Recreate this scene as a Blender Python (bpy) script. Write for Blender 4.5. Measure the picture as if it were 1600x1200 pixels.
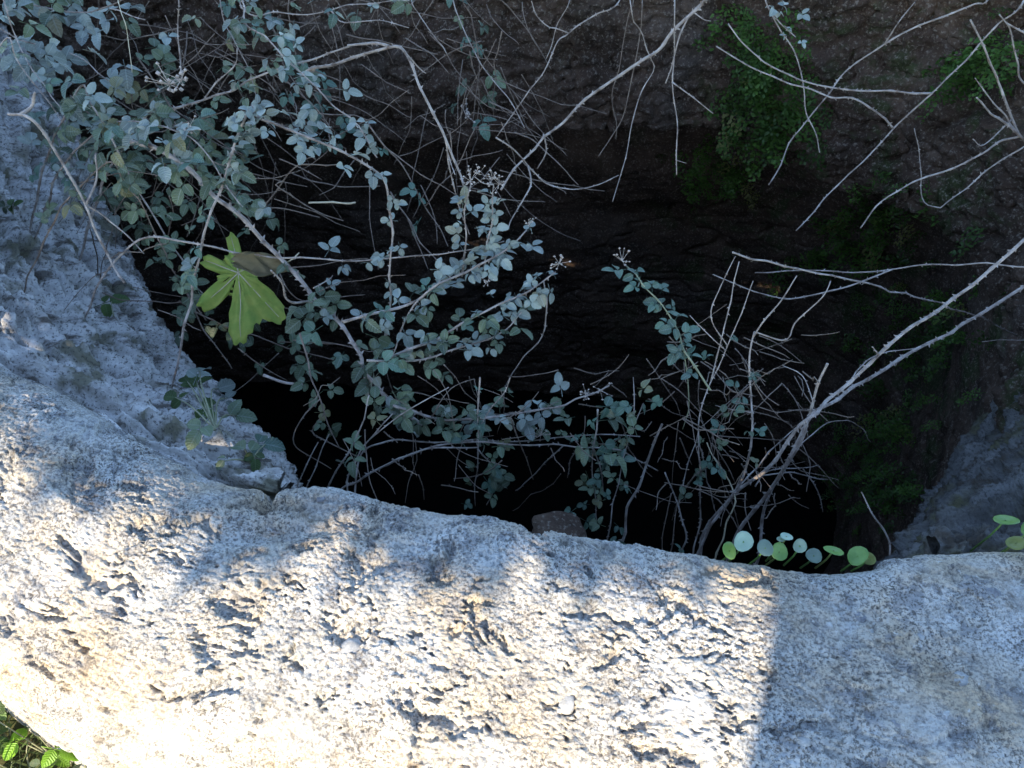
import bpy, math, random
import numpy as np
from mathutils import Vector, Matrix, Euler
for _o in list(bpy.data.objects): bpy.data.objects.remove(_o)
random.seed(11); RNG = np.random.default_rng(7)
SC = bpy.context.scene; COL = SC.collection
R = math.radians

# ------------------------------------------------------------------ camera
CAM_Z, PITCH, F = 1.0, R(50), 1256.0          # metres above the kerb, degrees below level, focal length in photo pixels
cam = bpy.data.cameras.new('camera'); cam.sensor_width = 36; cam.lens = 36*F/1600; cam.clip_start = 0.02; cam.clip_end = 2000
cam_o = bpy.data.objects.new('camera', cam); COL.objects.link(cam_o)
cam_o.location = (0, 0, CAM_Z); cam_o.rotation_euler = (R(90)-PITCH, 0, 0)
SC.camera = cam_o
SC.render.resolution_x, SC.render.resolution_y = 1024, 768

# ------------------------------------------------------------------ sky and sun
SUN_AZ = Vector((-0.36, -0.93, 0)).normalized(); SUN_EL = R(32)
SUN = Vector((SUN_AZ.x*math.cos(SUN_EL), SUN_AZ.y*math.cos(SUN_EL), math.sin(SUN_EL)))
w = bpy.data.worlds.new('World'); SC.world = w; w.use_nodes = True
nt = w.node_tree; nt.nodes.clear()
sky = nt.nodes.new('ShaderNodeTexSky'); sky.sky_type = 'NISHITA'; sky.sun_disc = False
sky.sun_elevation = SUN_EL; sky.ozone_density = 2.5; sky.dust_density = 0.3; sky.sun_rotation = math.atan2(SUN.x, SUN.y)
bg = nt.nodes.new('ShaderNodeBackground'); bg.inputs['Strength'].default_value = 0.15
wo = nt.nodes.new('ShaderNodeOutputWorld')
nt.links.new(sky.outputs[0], bg.inputs[0]); nt.links.new(bg.outputs[0], wo.inputs[0])
sl = bpy.data.lights.new('sun', 'SUN'); sl.energy = 3.5; sl.angle = R(0.5); sl.color = (1.0, 0.86, 0.65)
so = bpy.data.objects.new('sun', sl); COL.objects.link(so); so.rotation_euler = (-SUN).to_track_quat('-Z', 'Y').to_euler(); so.location = SUN*30
SC.view_settings.view_transform = 'Standard'; SC.view_settings.look = 'None'; SC.view_settings.gamma = 1
SC.view_settings.use_curve_mapping = False; SC.view_settings.exposure = 2.0
SC.cycles.max_bounces = 5; SC.cycles.diffuse_bounces = 3; SC.cycles.glossy_bounces = 2; SC.cycles.transmission_bounces = 3

# ------------------------------------------------------------------ helpers
def ray(px, py):
    up = (600-py)/F
    return np.array([(px-800)/F, math.cos(PITCH)+up*math.sin(PITCH), -math.sin(PITCH)+up*math.cos(PITCH)])
def at_y(px, py, Y):                      # the point at world distance Y along a line of sight
    d = ray(px, py); return np.array([0, 0, CAM_Z]) + d*(Y/d[1])
def at_z(px, py, Z):                      # the point at world height Z
    d = ray(px, py); return np.array([0, 0, CAM_Z]) + d*((Z-CAM_Z)/d[2])
def pxm(p):                               # metres covered by one photo pixel at p
    d = p-np.array([0, 0, CAM_Z]); f = np.array([0, math.cos(PITCH), -math.sin(PITCH)])
    return float(d@f)/F
def catmull(P, n, closed=False):
    P = np.asarray(P, float)
    if closed: Q = np.vstack([P[-1:], P, P[:2]])
    else: Q = np.vstack([2*P[0]-P[1], P, 2*P[-1]-P[-2]])
    out = []
    for i in range(len(Q)-3):
        a, b, c, d = Q[i:i+4]; t = np.linspace(0, 1, 24, endpoint=False)[:, None]
        out.append(.5*((2*b)+(-a+c)*t+(2*a-5*b+4*c-d)*t**2+(-a+3*b-3*c+d)*t**3))
    out = np.vstack(out+[P[:1] if closed else P[-1:]])
    s = np.r_[0, np.cumsum(np.linalg.norm(np.diff(out, axis=0), axis=1))]
    u = np.linspace(0, s[-1], n, endpoint=not closed)
    return np.stack([np.interp(u, s, out[:, k]) for k in range(out.shape[1])], 1)
def _hash(ix, iy, iz, seed):
    h = (ix.astype(np.int64)*374761393 + iy.astype(np.int64)*668265263 + iz.astype(np.int64)*2147483647 + seed*1274126177) & 0xffffffff
    h = ((h ^ (h >> 13))*1274126177) & 0xffffffff
    h = ((h ^ (h >> 16))*2246822519) & 0xffffffff
    return (h ^ (h >> 15)) & 0xffffffff
def noise(P, seed=0):
    """gradient noise, about -1..1"""
    I = np.floor(P); Fr = P-I; I = I.astype(np.int64); U = Fr*Fr*Fr*(Fr*(Fr*6-15)+10); res = 0
    for dx in (0, 1):
        for dy in (0, 1):
            for dz in (0, 1):
                h = _hash(I[..., 0]+dx, I[..., 1]+dy, I[..., 2]+dz, seed)
                gx = (h & 1023)/511.5-1; gy = ((h >> 10) & 1023)/511.5-1; gz = ((h >> 20) & 1023)/511.5-1
                dot = gx*(Fr[..., 0]-dx)+gy*(Fr[..., 1]-dy)+gz*(Fr[..., 2]-dz)
                wx = U[..., 0] if dx else 1-U[..., 0]; wy = U[..., 1] if dy else 1-U[..., 1]; wz = U[..., 2] if dz else 1-U[..., 2]
                res = res + dot*wx*wy*wz
    return res*1.3
def fbm(P, oct=4, seed=0, gain=.5):
    r = 0; a = 1.0; t = 0
    for i in range(oct): r = r + a*noise(P*2.03**i+i*17.3, seed+i); t += a; a *= gain
    return r/t*1.5
def worley(P, seed=0):
    """F1, F2 distances and a random number per cell"""
    I = np.floor(P).astype(np.int64); f1 = np.full(P.shape[:-1], 9.); f2 = f1.copy(); idr = f1*0
    for dx in (-1, 0, 1):
        for dy in (-1, 0, 1):
            for dz in (-1, 0, 1):
                C = I+np.array([dx, dy, dz]); h = _hash(C[..., 0], C[..., 1], C[..., 2], seed)
                q = C+np.stack([(h & 1023)/1023., ((h >> 10) & 1023)/1023., ((h >> 20) & 1023)/1023.], -1)
                d = np.linalg.norm(P-q, axis=-1); n = d < f1
                f2 = np.where(n, f1, np.minimum(f2, d)); idr = np.where(n, (h % 9973)/9973., idr); f1 = np.where(n, d, f1)
    return f1, f2, idr
def sstep(a, b, x):
    t = np.clip((x-a)/(b-a), 0, 1); return t*t*(3-2*t)
def mesh(name, V, Fc, mat=None, smooth=True):
    m = bpy.data.meshes.new(name); m.from_pydata([tuple(v) for v in V], [], [tuple(f) for f in Fc])
    if mat: m.materials.append(mat)
    if smooth: m.polygons.foreach_set('use_smooth', [True]*len(m.polygons))
    m.update(); return m
def grid_mesh(name, G, mat, closed_u=False, flip=False):
    """G: array (nu, nv, 3)"""
    nu, nv = G.shape[:2]; iu = np.arange(nu if closed_u else nu-1); iv = np.arange(nv-1)
    A, B = np.meshgrid(iu, iv, indexing='ij'); A2 = (A+1) % nu
    q = np.stack([A*nv+B, A2*nv+B, A2*nv+B+1, A*nv+B+1], -1).reshape(-1, 4)
    if flip: q = q[:, ::-1]
    m = bpy.data.meshes.new(name); nf = len(q)
    m.vertices.add(nu*nv); m.vertices.foreach_set('co', G.reshape(-1).astype(np.float32))
    m.loops.add(nf*4); m.loops.foreach_set('vertex_index', q.reshape(-1).astype(np.int32))
    m.polygons.add(nf); m.polygons.foreach_set('loop_start', np.arange(0, nf*4, 4, dtype=np.int32))
    m.polygons.foreach_set('use_smooth', np.ones(nf, bool))
    m.materials.append(mat); m.update(calc_edges=True); m.validate(); return m
def normals(G, closed_u=False):
    if closed_u: du = np.roll(G, -1, 0)-np.roll(G, 1, 0)
    else: du = np.gradient(G, axis=0)
    dv = np.gradient(G, axis=1); n = np.cross(du, dv); return n/(np.linalg.norm(n, axis=-1, keepdims=True)+1e-12)
def link(name, data, parent=None, loc=None):
    o = bpy.data.objects.new(name, data); COL.objects.link(o)
    if parent is not None: o.parent = parent
    if loc is not None: o.location = loc
    return o
def tag(o, label=None, cat=None, group=None, kind=None):
    if label: o['label'] = label
    if cat: o['category'] = cat
    if group: o['group'] = group
    if kind: o['kind'] = kind
    return o

# ------------------------------------------------------------------ materials
def nodes(name):
    m = bpy.data.materials.new(name); m.use_nodes = True; t = m.node_tree; t.nodes.clear()
    b = t.nodes.new('ShaderNodeBsdfPrincipled'); o = t.nodes.new('ShaderNodeOutputMaterial'); t.links.new(b.outputs[0], o.inputs[0])
    return m, t, b
def N(t, typ, **kw):
    n = t.nodes.new(typ)
    for k, v in kw.items():
        if k in n.inputs: n.inputs[k].default_value = v
        else: setattr(n, k, v)
    return n
def tex(t, scale, detail=4, rough=.55, vec=None, dist=0):
    n = N(t, 'ShaderNodeTexNoise', Scale=scale, Detail=detail, Roughness=rough, Distortion=dist)
    if vec: t.links.new(vec, n.inputs['Vector'])
    return n.outputs['Fac']
def ramp(t, fac, stops):
    r = t.nodes.new('ShaderNodeValToRGB'); e = r.color_ramp.elements
    while len(e) < len(stops): e.new(0.5)
    for el, (p, c) in zip(e, stops):
        el.position = p; el.color = (c, c, c, 1) if not hasattr(c, '__len__') else (*c, 1)
    t.links.new(fac, r.inputs[0]); return r.outputs[0]
def mix(t, fac, a, b, mode='MIX'):
    m = t.nodes.new('ShaderNodeMix'); m.data_type = 'RGBA'; m.blend_type = mode
    for s, v in ((m.inputs[0], fac), (m.inputs[6], a), (m.inputs[7], b)):
        if isinstance(v, (int, float)): s.default_value = v
        elif isinstance(v, tuple): s.default_value = (*v, 1)
        else: t.links.new(v, s)
    return m.outputs[2]
def bump(t, b, h, strength=.4, dist=.01):
    n = N(t, 'ShaderNodeBump', Strength=strength, Distance=dist); t.links.new(h, n.inputs['Height']); t.links.new(n.outputs[0], b.inputs['Normal'])
def coords(t):
    g = t.nodes.new('ShaderNodeNewGeometry'); return g.outputs['Position']

def kerb_material():
    m, t, b = nodes('weathered_kerb_stone'); P = coords(t)
    base = ramp(t, tex(t, 7, 7, .6, P), [(.3, (.30, .285, .255)), (.48, (.42, .405, .37)), (.68, (.54, .53, .505))])
    ochre = ramp(t, tex(t, 4.3, 6, .65, P, .4), [(.44, 0), (.62, .65)])
    c = mix(t, ochre, base, (.45, .335, .20))
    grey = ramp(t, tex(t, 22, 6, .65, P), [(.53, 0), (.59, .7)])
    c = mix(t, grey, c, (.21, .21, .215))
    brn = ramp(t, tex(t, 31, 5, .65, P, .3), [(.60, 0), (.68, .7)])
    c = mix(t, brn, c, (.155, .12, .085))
    vo = N(t, 'ShaderNodeTexVoronoi', Scale=75); t.links.new(P, vo.inputs['Vector'])
    peb = ramp(t, vo.outputs['Color'], [(.0, .72), (.5, 1.0), (1, 1.22)])
    c = mix(t, .55, c, peb, 'MULTIPLY')
    sp = ramp(t, tex(t, 230, 3, .8, P), [(.43, 1), (.51, .0)])
    spm = ramp(t, tex(t, 11, 4, .6, P), [(.34, .35), (.58, .95)])
    k = mix(t, 1.0, sp, spm, 'MULTIPLY')
    c = mix(t, k, c, (.10, .088, .075))
    ws = ramp(t, tex(t, 120, 2, .6, P), [(.64, 0), (.72, .6)])
    c = mix(t, ws, c, (.58, .56, .51))
    t.links.new(c, b.inputs['Base Color']); b.inputs['Roughness'].default_value = .92; b.inputs['Specular IOR Level'].default_value = .2
    h1 = tex(t, 90, 5, .65, P); h2 = tex(t, 260, 3, .6, P)
    h = mix(t, .4, h1, h2); bump(t, b, h, .75, .006)
    return m
def ledge_material(name='grey_limestone', k=1.0):
    m, t, b = nodes(name); P = coords(t)
    mp = N(t, 'ShaderNodeMapping'); mp.inputs['Rotation'].default_value = (0, 0, R(-28)); mp.inputs['Scale'].default_value = (.45, 1.5, 1.2); t.links.new(P, mp.inputs[0]); S = mp.outputs[0]
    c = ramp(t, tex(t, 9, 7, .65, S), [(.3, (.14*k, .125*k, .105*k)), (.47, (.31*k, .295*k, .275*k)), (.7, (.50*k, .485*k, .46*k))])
    moss = ramp(t, tex(t, 8, 5, .6, P), [(.52, 0), (.62, .8)])
    c = mix(t, moss, c, (.105, .095, .045))
    ea = ramp(t, tex(t, 17, 6, .65, S), [(.54, 0), (.62, .85)])
    c = mix(t, ea, c, (.085, .068, .052))
    sp = ramp(t, tex(t, 140, 3, .7, P), [(.36, .8), (.46, .0)])
    c = mix(t, sp, c, (.055, .05, .045))
    t.links.new(c, b.inputs['Base Color']); b.inputs['Roughness'].default_value = .9; b.inputs['Specular IOR Level'].default_value = .2
    bump(t, b, mix(t, .4, tex(t, 60, 6, .7, S), tex(t, 220, 3, .6, P)), .8, .008)
    return m
def shaft_material(name='dark_damp_stone', k=1.0):
    m, t, b = nodes(name); P = coords(t)
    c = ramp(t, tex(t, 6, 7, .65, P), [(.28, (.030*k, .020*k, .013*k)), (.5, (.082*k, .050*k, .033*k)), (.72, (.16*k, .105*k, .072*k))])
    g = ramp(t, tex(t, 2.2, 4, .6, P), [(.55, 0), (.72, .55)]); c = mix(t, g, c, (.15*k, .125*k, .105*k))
    mo = ramp(t, tex(t, 4.1, 8, .75, P, .5), [(.52, 0), (.60, .75)]); sx = t.nodes.new('ShaderNodeSeparateXYZ'); t.links.new(P, sx.inputs[0]); mr = ramp(t, sx.outputs[0], [(.35, .15), (.8, 1.0)])
    mo = mix(t, 1.0, mo, mr, 'MULTIPLY'); c = mix(t, mo, c, (.038*k, .060*k, .014*k))
    sp = ramp(t, tex(t, 110, 3, .7, P), [(.54, 0), (.66, .75)]); c = mix(t, sp, c, (.30*k, .25*k, .20*k))
    t.links.new(c, b.inputs['Base Color']); b.inputs['Roughness'].default_value = .8; b.inputs['Specular IOR Level'].default_value = .25
    bump(t, b, mix(t, .4, tex(t, 45, 6, .7, P), tex(t, 160, 3, .6, P)), .9, .01)
    return m
def simple(name, stops, scale=20, rough=.8, bs=0, spec=.3, detail=4, bdist=.004):
    m, t, b = nodes(name); P = coords(t)
    t.links.new(ramp(t, tex(t, scale, detail, .6, P), stops), b.inputs['Base Color'])
    b.inputs['Roughness'].default_value = rough; b.inputs['Specular IOR Level'].default_value = spec
    if bs: bump(t, b, tex(t, scale*6, 4, .6, P), bs, bdist)
    return m
def leaf_material(name, top, top2, under, rough=.42, spec=.6, trans=.25, vein=.5):
    """leaf blade: mottled top side, paler underside, some light through it"""
    m = bpy.data.materials.new(name); m.use_nodes = True; t = m.node_tree; t.nodes.clear()
    o = t.nodes.new('ShaderNodeOutputMaterial'); g = t.nodes.new('ShaderNodeNewGeometry'); oi = t.nodes.new('ShaderNodeObjectInfo')
    b = t.nodes.new('ShaderNodeBsdfPrincipled'); P = g.outputs['Position']
    c = ramp(t, tex(t, 38, 4, .6, P), [(.3, top), (.7, top2)])
    v = ramp(t, oi.outputs['Random'], [(0, .62), (1, 1.45)]); c = mix(t, 1.0, c, v, 'MULTIPLY')
    old = ramp(t, oi.outputs['Random'], [(.93, 0), (.94, .65)]); c = mix(t, old, c, (.20, .155, .055))
    brown = ramp(t, tex(t, 55, 4, .6, P), [(.66, 0), (.78, .5)]); c = mix(t, brown, c, (.13, .085, .045))
    at = N(t, 'ShaderNodeAttribute', attribute_name='leafco'); se = t.nodes.new('ShaderNodeSeparateXYZ'); t.links.new(at.outputs['Vector'], se.inputs[0])
    def mth(op, a, b_):
        n = N(t, 'ShaderNodeMath', operation=op)
        for i_, v_ in enumerate((a, b_)):
            if isinstance(v_, (int, float)): n.inputs[i_].default_value = v_
            else: t.links.new(v_, n.inputs[i_])
        return n.outputs[0]
    ax = mth('ABSOLUTE', se.outputs[0], 0); rib = mth('SINE', mth('MULTIPLY', mth('SUBTRACT', se.outputs[1], mth('MULTIPLY', ax, .22)), 46), 0)
    mid = mth('MULTIPLY', mth('LESS_THAN', ax, .09), se.outputs[2]); vn = mth('MULTIPLY', mth('GREATER_THAN', rib, .82), se.outputs[2])
    c = mix(t, mth('MULTIPLY', mth('MAXIMUM', mid, mth('MULTIPLY', vn, .5)), .5), c, under)
    c = mix(t, g.outputs['Backfacing'], c, under)
    t.links.new(c, b.inputs['Base Color']); b.inputs['Roughness'].default_value = rough; b.inputs['Specular IOR Level'].default_value = spec
    bump(t, b, mth('ADD', tex(t, 240, 3, .6, P), mth('MULTIPLY', rib, mth('MULTIPLY', se.outputs[2], -.45))), .5, .002)
    tr = t.nodes.new('ShaderNodeBsdfTranslucent'); t.links.new(c, tr.inputs[0])
    ms = t.nodes.new('ShaderNodeMixShader'); ms.inputs[0].default_value = trans
    t.links.new(b.outputs[0], ms.inputs[1]); t.links.new(tr.outputs[0], ms.inputs[2]); t.links.new(ms.outputs[0], o.inputs[0])
    return m
M = {}
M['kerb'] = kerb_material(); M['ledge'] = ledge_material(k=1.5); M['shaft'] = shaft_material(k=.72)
M['skylit_rock'] = ledge_material('grey_rock_skylit', .40)  # rock added at the right corner; the wall's skylit brightness is in its colour
M['wallstone'] = shaft_material('damp_wall_stone', .85)
M['pebble'] = simple('pale_pebble', [(.3, (.30, .29, .27)), (.55, (.46, .45, .43)), (.7, (.60, .59, .57))], 120, .9, .8, .2, 5)
M['pebble_dark'] = simple('grey_pebble', [(.3, (.15, .15, .16)), (.7, (.36, .36, .37))], 120, .9, .8, .2, 5)
M['soil'] = simple('garden_soil', [(.3, (.05, .04, .025)), (.5, (.06, .07, .025)), (.7, (.11, .09, .06))], 6, .95, .6, .1, 8, .02)
M['cane'] = simple('grey_bramble_bark', [(.32, (.13, .095, .075)), (.45, (.25, .205, .175)), (.7, (.44, .385, .345))], 45, .65, .6, .3)
M['cane_dark'] = simple('brown_bramble_bark', [(.3, (.09, .065, .05)), (.7, (.24, .185, .145))], 60, .65, .4, .3)
M['cane_green'] = simple('green_bramble_bark', [(.3, (.16, .17, .10)), (.7, (.30, .30, .19))], 60, .6, .4, .3)
M['bark'] = simple('tree_bark', [(.3, (.10, .085, .07)), (.7, (.26, .23, .20))], 14, .9, 1, .1, 8, .03)
M['dry'] = simple('dry_straw_stem', [(.3, (.42, .34, .22)), (.7, (.60, .52, .36))], 60, .8, .2)
M['bud'] = simple('dry_bramble_buds', [(.3, (.30, .24, .19)), (.7, (.58, .50, .44))], 150, .8, .3)
M['leaf'] = leaf_material('bramble_leaf', (.055, .085, .042), (.125, .16, .088), (.22, .26, .21), .45, .45, .15)
M['leaf_pale'] = leaf_material('bramble_leaf_skylit', (.14, .175, .145), (.25, .29, .25), (.32, .36, .33), .45, .7, .15)  # pale sky sheen of lit leaves put into the base colour
M['leaf_teal'] = leaf_material('bramble_leaf_shade_tint', (.05, .105, .07), (.09, .16, .105), (.18, .24, .21), .40, .6, .15)  # cool shade tint put into the leaf colour
M['leaf_green'] = leaf_material('weed_leaf', (.05, .10, .022), (.10, .17, .04), (.14, .2, .08), .45, .5, .35)
M['leaf_bright'] = leaf_material('young_weed_leaf', (.14, .30, .02), (.22, .42, .04), (.2, .35, .06), .45, .4, .45)
M['fern'] = leaf_material('fern_frond', (.035, .085, .010), (.085, .16, .025), (.06, .10, .03), .5, .4, .35)
M['penny'] = leaf_material('pennywort_leaf', (.20, .30, .22), (.28, .38, .30), (.16, .27, .08), .3, .6, .35)
M['penny_green'] = leaf_material('pennywort_leaf_green', (.10, .21, .045), (.16, .28, .08), (.12, .22, .05), .35, .5, .35)
M['fig'] = leaf_material('yellowing_fig_leaf', (.22, .32, .06), (.38, .41, .085), (.27, .34, .12), .55, .3, .45)
M['fig_dry'] = leaf_material('withered_leaf', (.12, .095, .045), (.20, .16, .085), (.2, .16, .09), .8, .2, .25)
M['tree_leaf'] = leaf_material('tree_leaf', (.035, .065, .02), (.065, .10, .03), (.11, .14, .09), .5, .4, .1)
M['grass'] = leaf_material('grass_blade', (.05, .085, .02), (.10, .13, .04), (.08, .11, .04), .55, .3, .35)
def water_material():
    m, t, b = nodes('black_well_water'); b.inputs['Base Color'].default_value = (.004, .004, .0035, 1); b.inputs['Roughness'].default_value = .12
    b.inputs['IOR'].default_value = 1.33; P = coords(t); bump(t, b, tex(t, 5, 3, .5, P), .06, .02); return m
M['water'] = water_material()
# ------------------------------------------------------------------ the well: shaft, water, ground
OUT = np.array([(-.95, .95), (-.44, .68), (.08, .585), (.36, .55), (.70, .555), (.95, .66), (1.10, .95), (1.22, 1.3), (1.30, 1.7), (1.15, 2.08),
                (.75, 2.28), (.2, 2.34), (-.5, 2.36), (-1.15, 2.42), (-1.62, 2.38), (-1.66, 2.0), (-1.36, 1.62), (-1.12, 1.25)])
NU, NV = 900, 330
ring = catmull(OUT, NU, True)
tan = np.roll(ring, -1, 0)-np.roll(ring, 1, 0); tan /= np.linalg.norm(tan, axis=1, keepdims=True)
nin = np.stack([-tan[:, 1], tan[:, 0]], 1)                     # points into the shaft
zz = np.linspace(.16, -2.3, NV)
Z = np.broadcast_to(zz, (NU, NV)); X = np.broadcast_to(ring[:, :1], (NU, NV)); Y = np.broadcast_to(ring[:, 1:], (NU, NV))
far = sstep(1.5, 2.0, Y)
Pn = np.stack([X, Y, Z], -1)
lip_z = -.50+.10*noise(np.stack([X*1.6, Y*1.6, Z*0], -1), 3)+.03*noise(Pn*9, 4)
off = np.zeros((NU, NV))
below = sstep(0, .12, lip_z-Z)
off -= below*(.15*far+.03)                                     # the lining stops at a lip; the bare rock below stands back
off -= .10*sstep(0, .9, lip_z-Z)*far
lay = np.stack([X*11, Y*11, Z*17], -1)
lay = lay+.55*np.stack([noise(Pn*6, 11), noise(Pn*6, 12), noise(Pn*6, 13)], -1)
f1, f2, cid = worley(lay, 5)
stone = sstep(.02, .28, f2-f1)*(.35+.65*cid)
off += (1-below)*(.016*stone)+below*.002*stone
off += .06*fbm(Pn*2.3, 3, 20)+(1-.6*below)*(.030*fbm(Pn*np.array([8, 8, 13]), 5, 21, .62)+.016*fbm(Pn*42, 3, 22, .75)-.03*sstep(.06, .0, np.abs(noise(Pn*np.array([4, 4, 9])+.5*noise(Pn*9, 24)[..., None], 23))))
rimlow = sstep(-.06, .0, Z)*sstep(1.05, .85, Y)                # under the kerb the wall keeps back
off -= rimlow*.08
G = np.stack([X+nin[:, None, 0]*off, Y+nin[:, None, 1]*off, Z], -1)
near_top = sstep(1.15, .95, Y)
G[..., 2] -= near_top*sstep(.16-.34*1.0, .16, Z)*.30*(Z > -.18)
SHAFT = G
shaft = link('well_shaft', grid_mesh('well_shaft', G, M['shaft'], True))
tag(shaft, 'dark brown rubble wall lining the inside of the well', 'well wall')
water = link('water', mesh('water', [(x, y, -2.2) for x, y in ring+(-nin)*.9], [list(range(NU))], M['water'], False)); tag(water, kind='structure')
# the ground: one sheet from the mouth of the well to the horizon
cx, cy = .0, 1.5
radii = [0, .12, .3, .6, 1.2, 2.5, 6, 18, 60, 250, 900]
gu = 240; gr = ring[::NU//gu][:gu]; gn = nin[::NU//gu][:gu]
GG = np.zeros((gu, len(radii), 3))
for j, r in enumerate(radii):
    k = min(1, r/2.5); d = (gr-(cx, cy)); d /= np.linalg.norm(d, axis=1, keepdims=True)
    base = gr-gn*.06; p = base+(-gn*(1-k)+d*k)*r
    nearg = sstep(1.35, .95, gr[:, 1])
    GG[:, j, 0] = p[:, 0]; GG[:, j, 1] = p[:, 1]
    zfar = .15; znear = -.42
    hgt = zfar*(1-nearg)+znear*nearg
    kk = 1/(1+(r/3)**2)
    GG[:, j, 2] = hgt*kk+(-.35)*(1-kk)
    if 0 < r < 20: GG[:, j, 2] += .05*noise(np.stack([p[:, 0]*1.5, p[:, 1]*1.5, p[:, 0]*0], -1), 8)
ground = link('ground', grid_mesh('ground', GG, M['soil'], True, True)); tag(ground, kind='structure')

# ------------------------------------------------------------------ the kerb
EDGE = [(-560, 330), (-300, 405), (-120, 490), (0, 545), (60, 570), (130, 610), (200, 655), (270, 695), (340, 728), (400, 746), (425, 750), (450, 746), (500, 748), (560, 757),
        (640, 777), (720, 794), (800, 811), (870, 828), (930, 840), (1000, 850), (1060, 854), (1130, 866), (1200, 873), (1290, 881), (1372, 881), (1392, 864), (1480, 857), (1600, 852), (1720, 846), (1850, 830)]
edge = np.array([at_z(x, y, -.022)[:2] for x, y in EDGE])
KU = 1300; ep = catmull(edge, KU)
k1 = np.ones(41)/41
eps = np.stack([np.convolve(np.pad(ep[:, i], 20, 'edge'), k1, 'valid') for i in (0, 1)], 1)
te = np.gradient(eps, axis=0); te /= np.linalg.norm(te, axis=1, keepdims=True)
for _ in range(3): te = np.stack([np.convolve(np.pad(te[:, i], 40, 'edge'), np.ones(81)/81, 'valid') for i in (0, 1)], 1)
te /= np.linalg.norm(te, axis=1, keepdims=True)
ne = np.stack([te[:, 1], -te[:, 0]], 1)                         # away from the well
prof = catmull([(.05, -.62), (.03, -.3), (.008, -.14), (.0, -.075), (.004, -.038), (.022, -.014), (.06, -.002), (.14, .004), (.24, .002), (.31, -.008), (.355, -.024), (.382, -.06), (.395, -.12), (.405, -.3), (.42, -.6)], 4000)
_top = (prof[:, 1] > -.10).astype(float)*9+1
_c = np.r_[0, np.cumsum(_top[1:])]; _c /= _c[-1]
prof = np.stack([np.interp(np.linspace(0, 1, 400), _c, prof[:, k]) for k in (0, 1)], 1)
KV = len(prof)
w_in = sstep(.14, .0, prof[:, 0])[None]*sstep(-.3, -.1, prof[:, 1])[None]           # fine wiggle of the edge fades out over the top
bp = eps[:, None]*(1-w_in[..., None])+ep[:, None]*w_in[..., None]
left = sstep(-.1, -.75, eps[:, 0])                              # the crest leans inward more on the left
s = prof[None, :, 0]; zt = prof[None, :, 1]+np.zeros((KU, 1))
zt = zt-left[:, None]*.045*sstep(.16, .0, s)*(prof[None, :, 1] > -.1)
K = np.stack([bp[..., 0]+ne[:, None, 0]*s, bp[..., 1]+ne[:, None, 1]*s, zt], -1)
nk = normals(K)
if nk[KU//2, KV//2, 2] < 0: nk = -nk
ux = np.cumsum(np.r_[0, np.linalg.norm(np.diff(eps, axis=0), axis=1)])[:, None]+np.zeros((1, KV))
sv = np.cumsum(np.r_[0, np.linalg.norm(np.diff(prof, axis=0), axis=1)])[None]+np.zeros((KU, 1))
Q = np.stack([ux, sv, ux*0], -1)
rough = .42+.58*sstep(.46, .28, K[..., 0])
h = .014*fbm(Q*3.2, 3, 30)+.0035*fbm(Q*11, 3, 31)
W = Q*np.array([1, 1.25, 1])+.03*np.stack([noise(Q*14, 32), noise(Q*14, 33), ux*0], -1)
p1 = fbm(W*13, 5, 34, .66); h -= rough*(.009*sstep(.13, .22, p1)+.005*sstep(.33, .43, p1))
p2 = fbm(W*34, 4, 35, .55); h -= rough*.005*sstep(.27, .35, p2)*sstep(-.25, .25, noise(Q*4.5, 46))
f1, f2, cid = worley(W*26+.2*noise(Q*60, 40)[..., None], 36)
h += rough*.003*sstep(.0, .3, f2-f1)*(cid > .7)*cid
p3 = fbm(Q*95, 3, 37); h += rough*.0019*p3
h -= rough*.0022*sstep(.14, .34, fbm(Q*150, 2, 38)); h += (.4+.6*rough)*.0016*noise(Q*310, 39)
cr = np.abs(noise(Q*np.array([5, 7, 1])+.4*np.stack([noise(Q*9, 41), noise(Q*9, 42), ux*0], -1), 43)); h -= .008*sstep(.03, .0, cr)*sstep(.25, .45, noise(Q*3.1, 44))
ug = float(ux[int(np.argmin(((eps-at_z(426, 752, -.02)[:2])**2).sum(1))), 0]); stp = s-.012
h -= .024*np.exp(-((ux-ug+.004*np.sin(s*90))/.011)**2)*sstep(.085, .03, s)
h -= .020*np.exp(-((ux-ug-.055)/.075)**2-((s-.10+.25*(ux-ug-.055))/.022)**2)
h *= .25+.75*sstep(.45, .2, -K[..., 2])
K = K+nk*h[..., None]
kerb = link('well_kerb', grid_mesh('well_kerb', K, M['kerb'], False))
tag(kerb, 'broad weathered pale stone kerb curving around the mouth of the well', 'kerb')
KERB = K; KN = nk
def rock_mesh(name, mat, seed, flat=.6, sub=2):
    import bmesh
    bm = bmesh.new(); bmesh.ops.create_icosphere(bm, subdivisions=sub, radius=1)
    V = np.array([v.co for v in bm.verts]); r = 1+.28*noise(V*1.3+seed*7.7, seed)+.12*noise(V*3+seed*3.1, seed+50)
    V = V*r[:, None]; V = np.clip(V, -.86, .86); V[:, 2] *= flat
    for v, c in zip(bm.verts, V): v.co = c
    m = bpy.data.meshes.new(name); bm.to_mesh(m); bm.free(); m.materials.append(mat); m.polygons.foreach_set('use_smooth', [True]*len(m.polygons)); return m
pebs = [rock_mesh('pebble', M['pebble'], 60+i, .55) for i in range(4)]+[rock_mesh('pebble', M['pebble_dark'], 70+i, .55) for i in range(3)]
PEB = [(1503, 1058, 13), (1430, 1077, 8), (1360, 985, 6), (1298, 978, 6), (1480, 1120, 9), (1560, 982, 7), (1548, 928, 15), (1090, 1102, 10), (120, 812, 12), (545, 1022, 26), (1345, 960, 8), (1250, 1150, 14), (1400, 1130, 9), (1443, 990, 9), (885, 1095, 12)]
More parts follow.
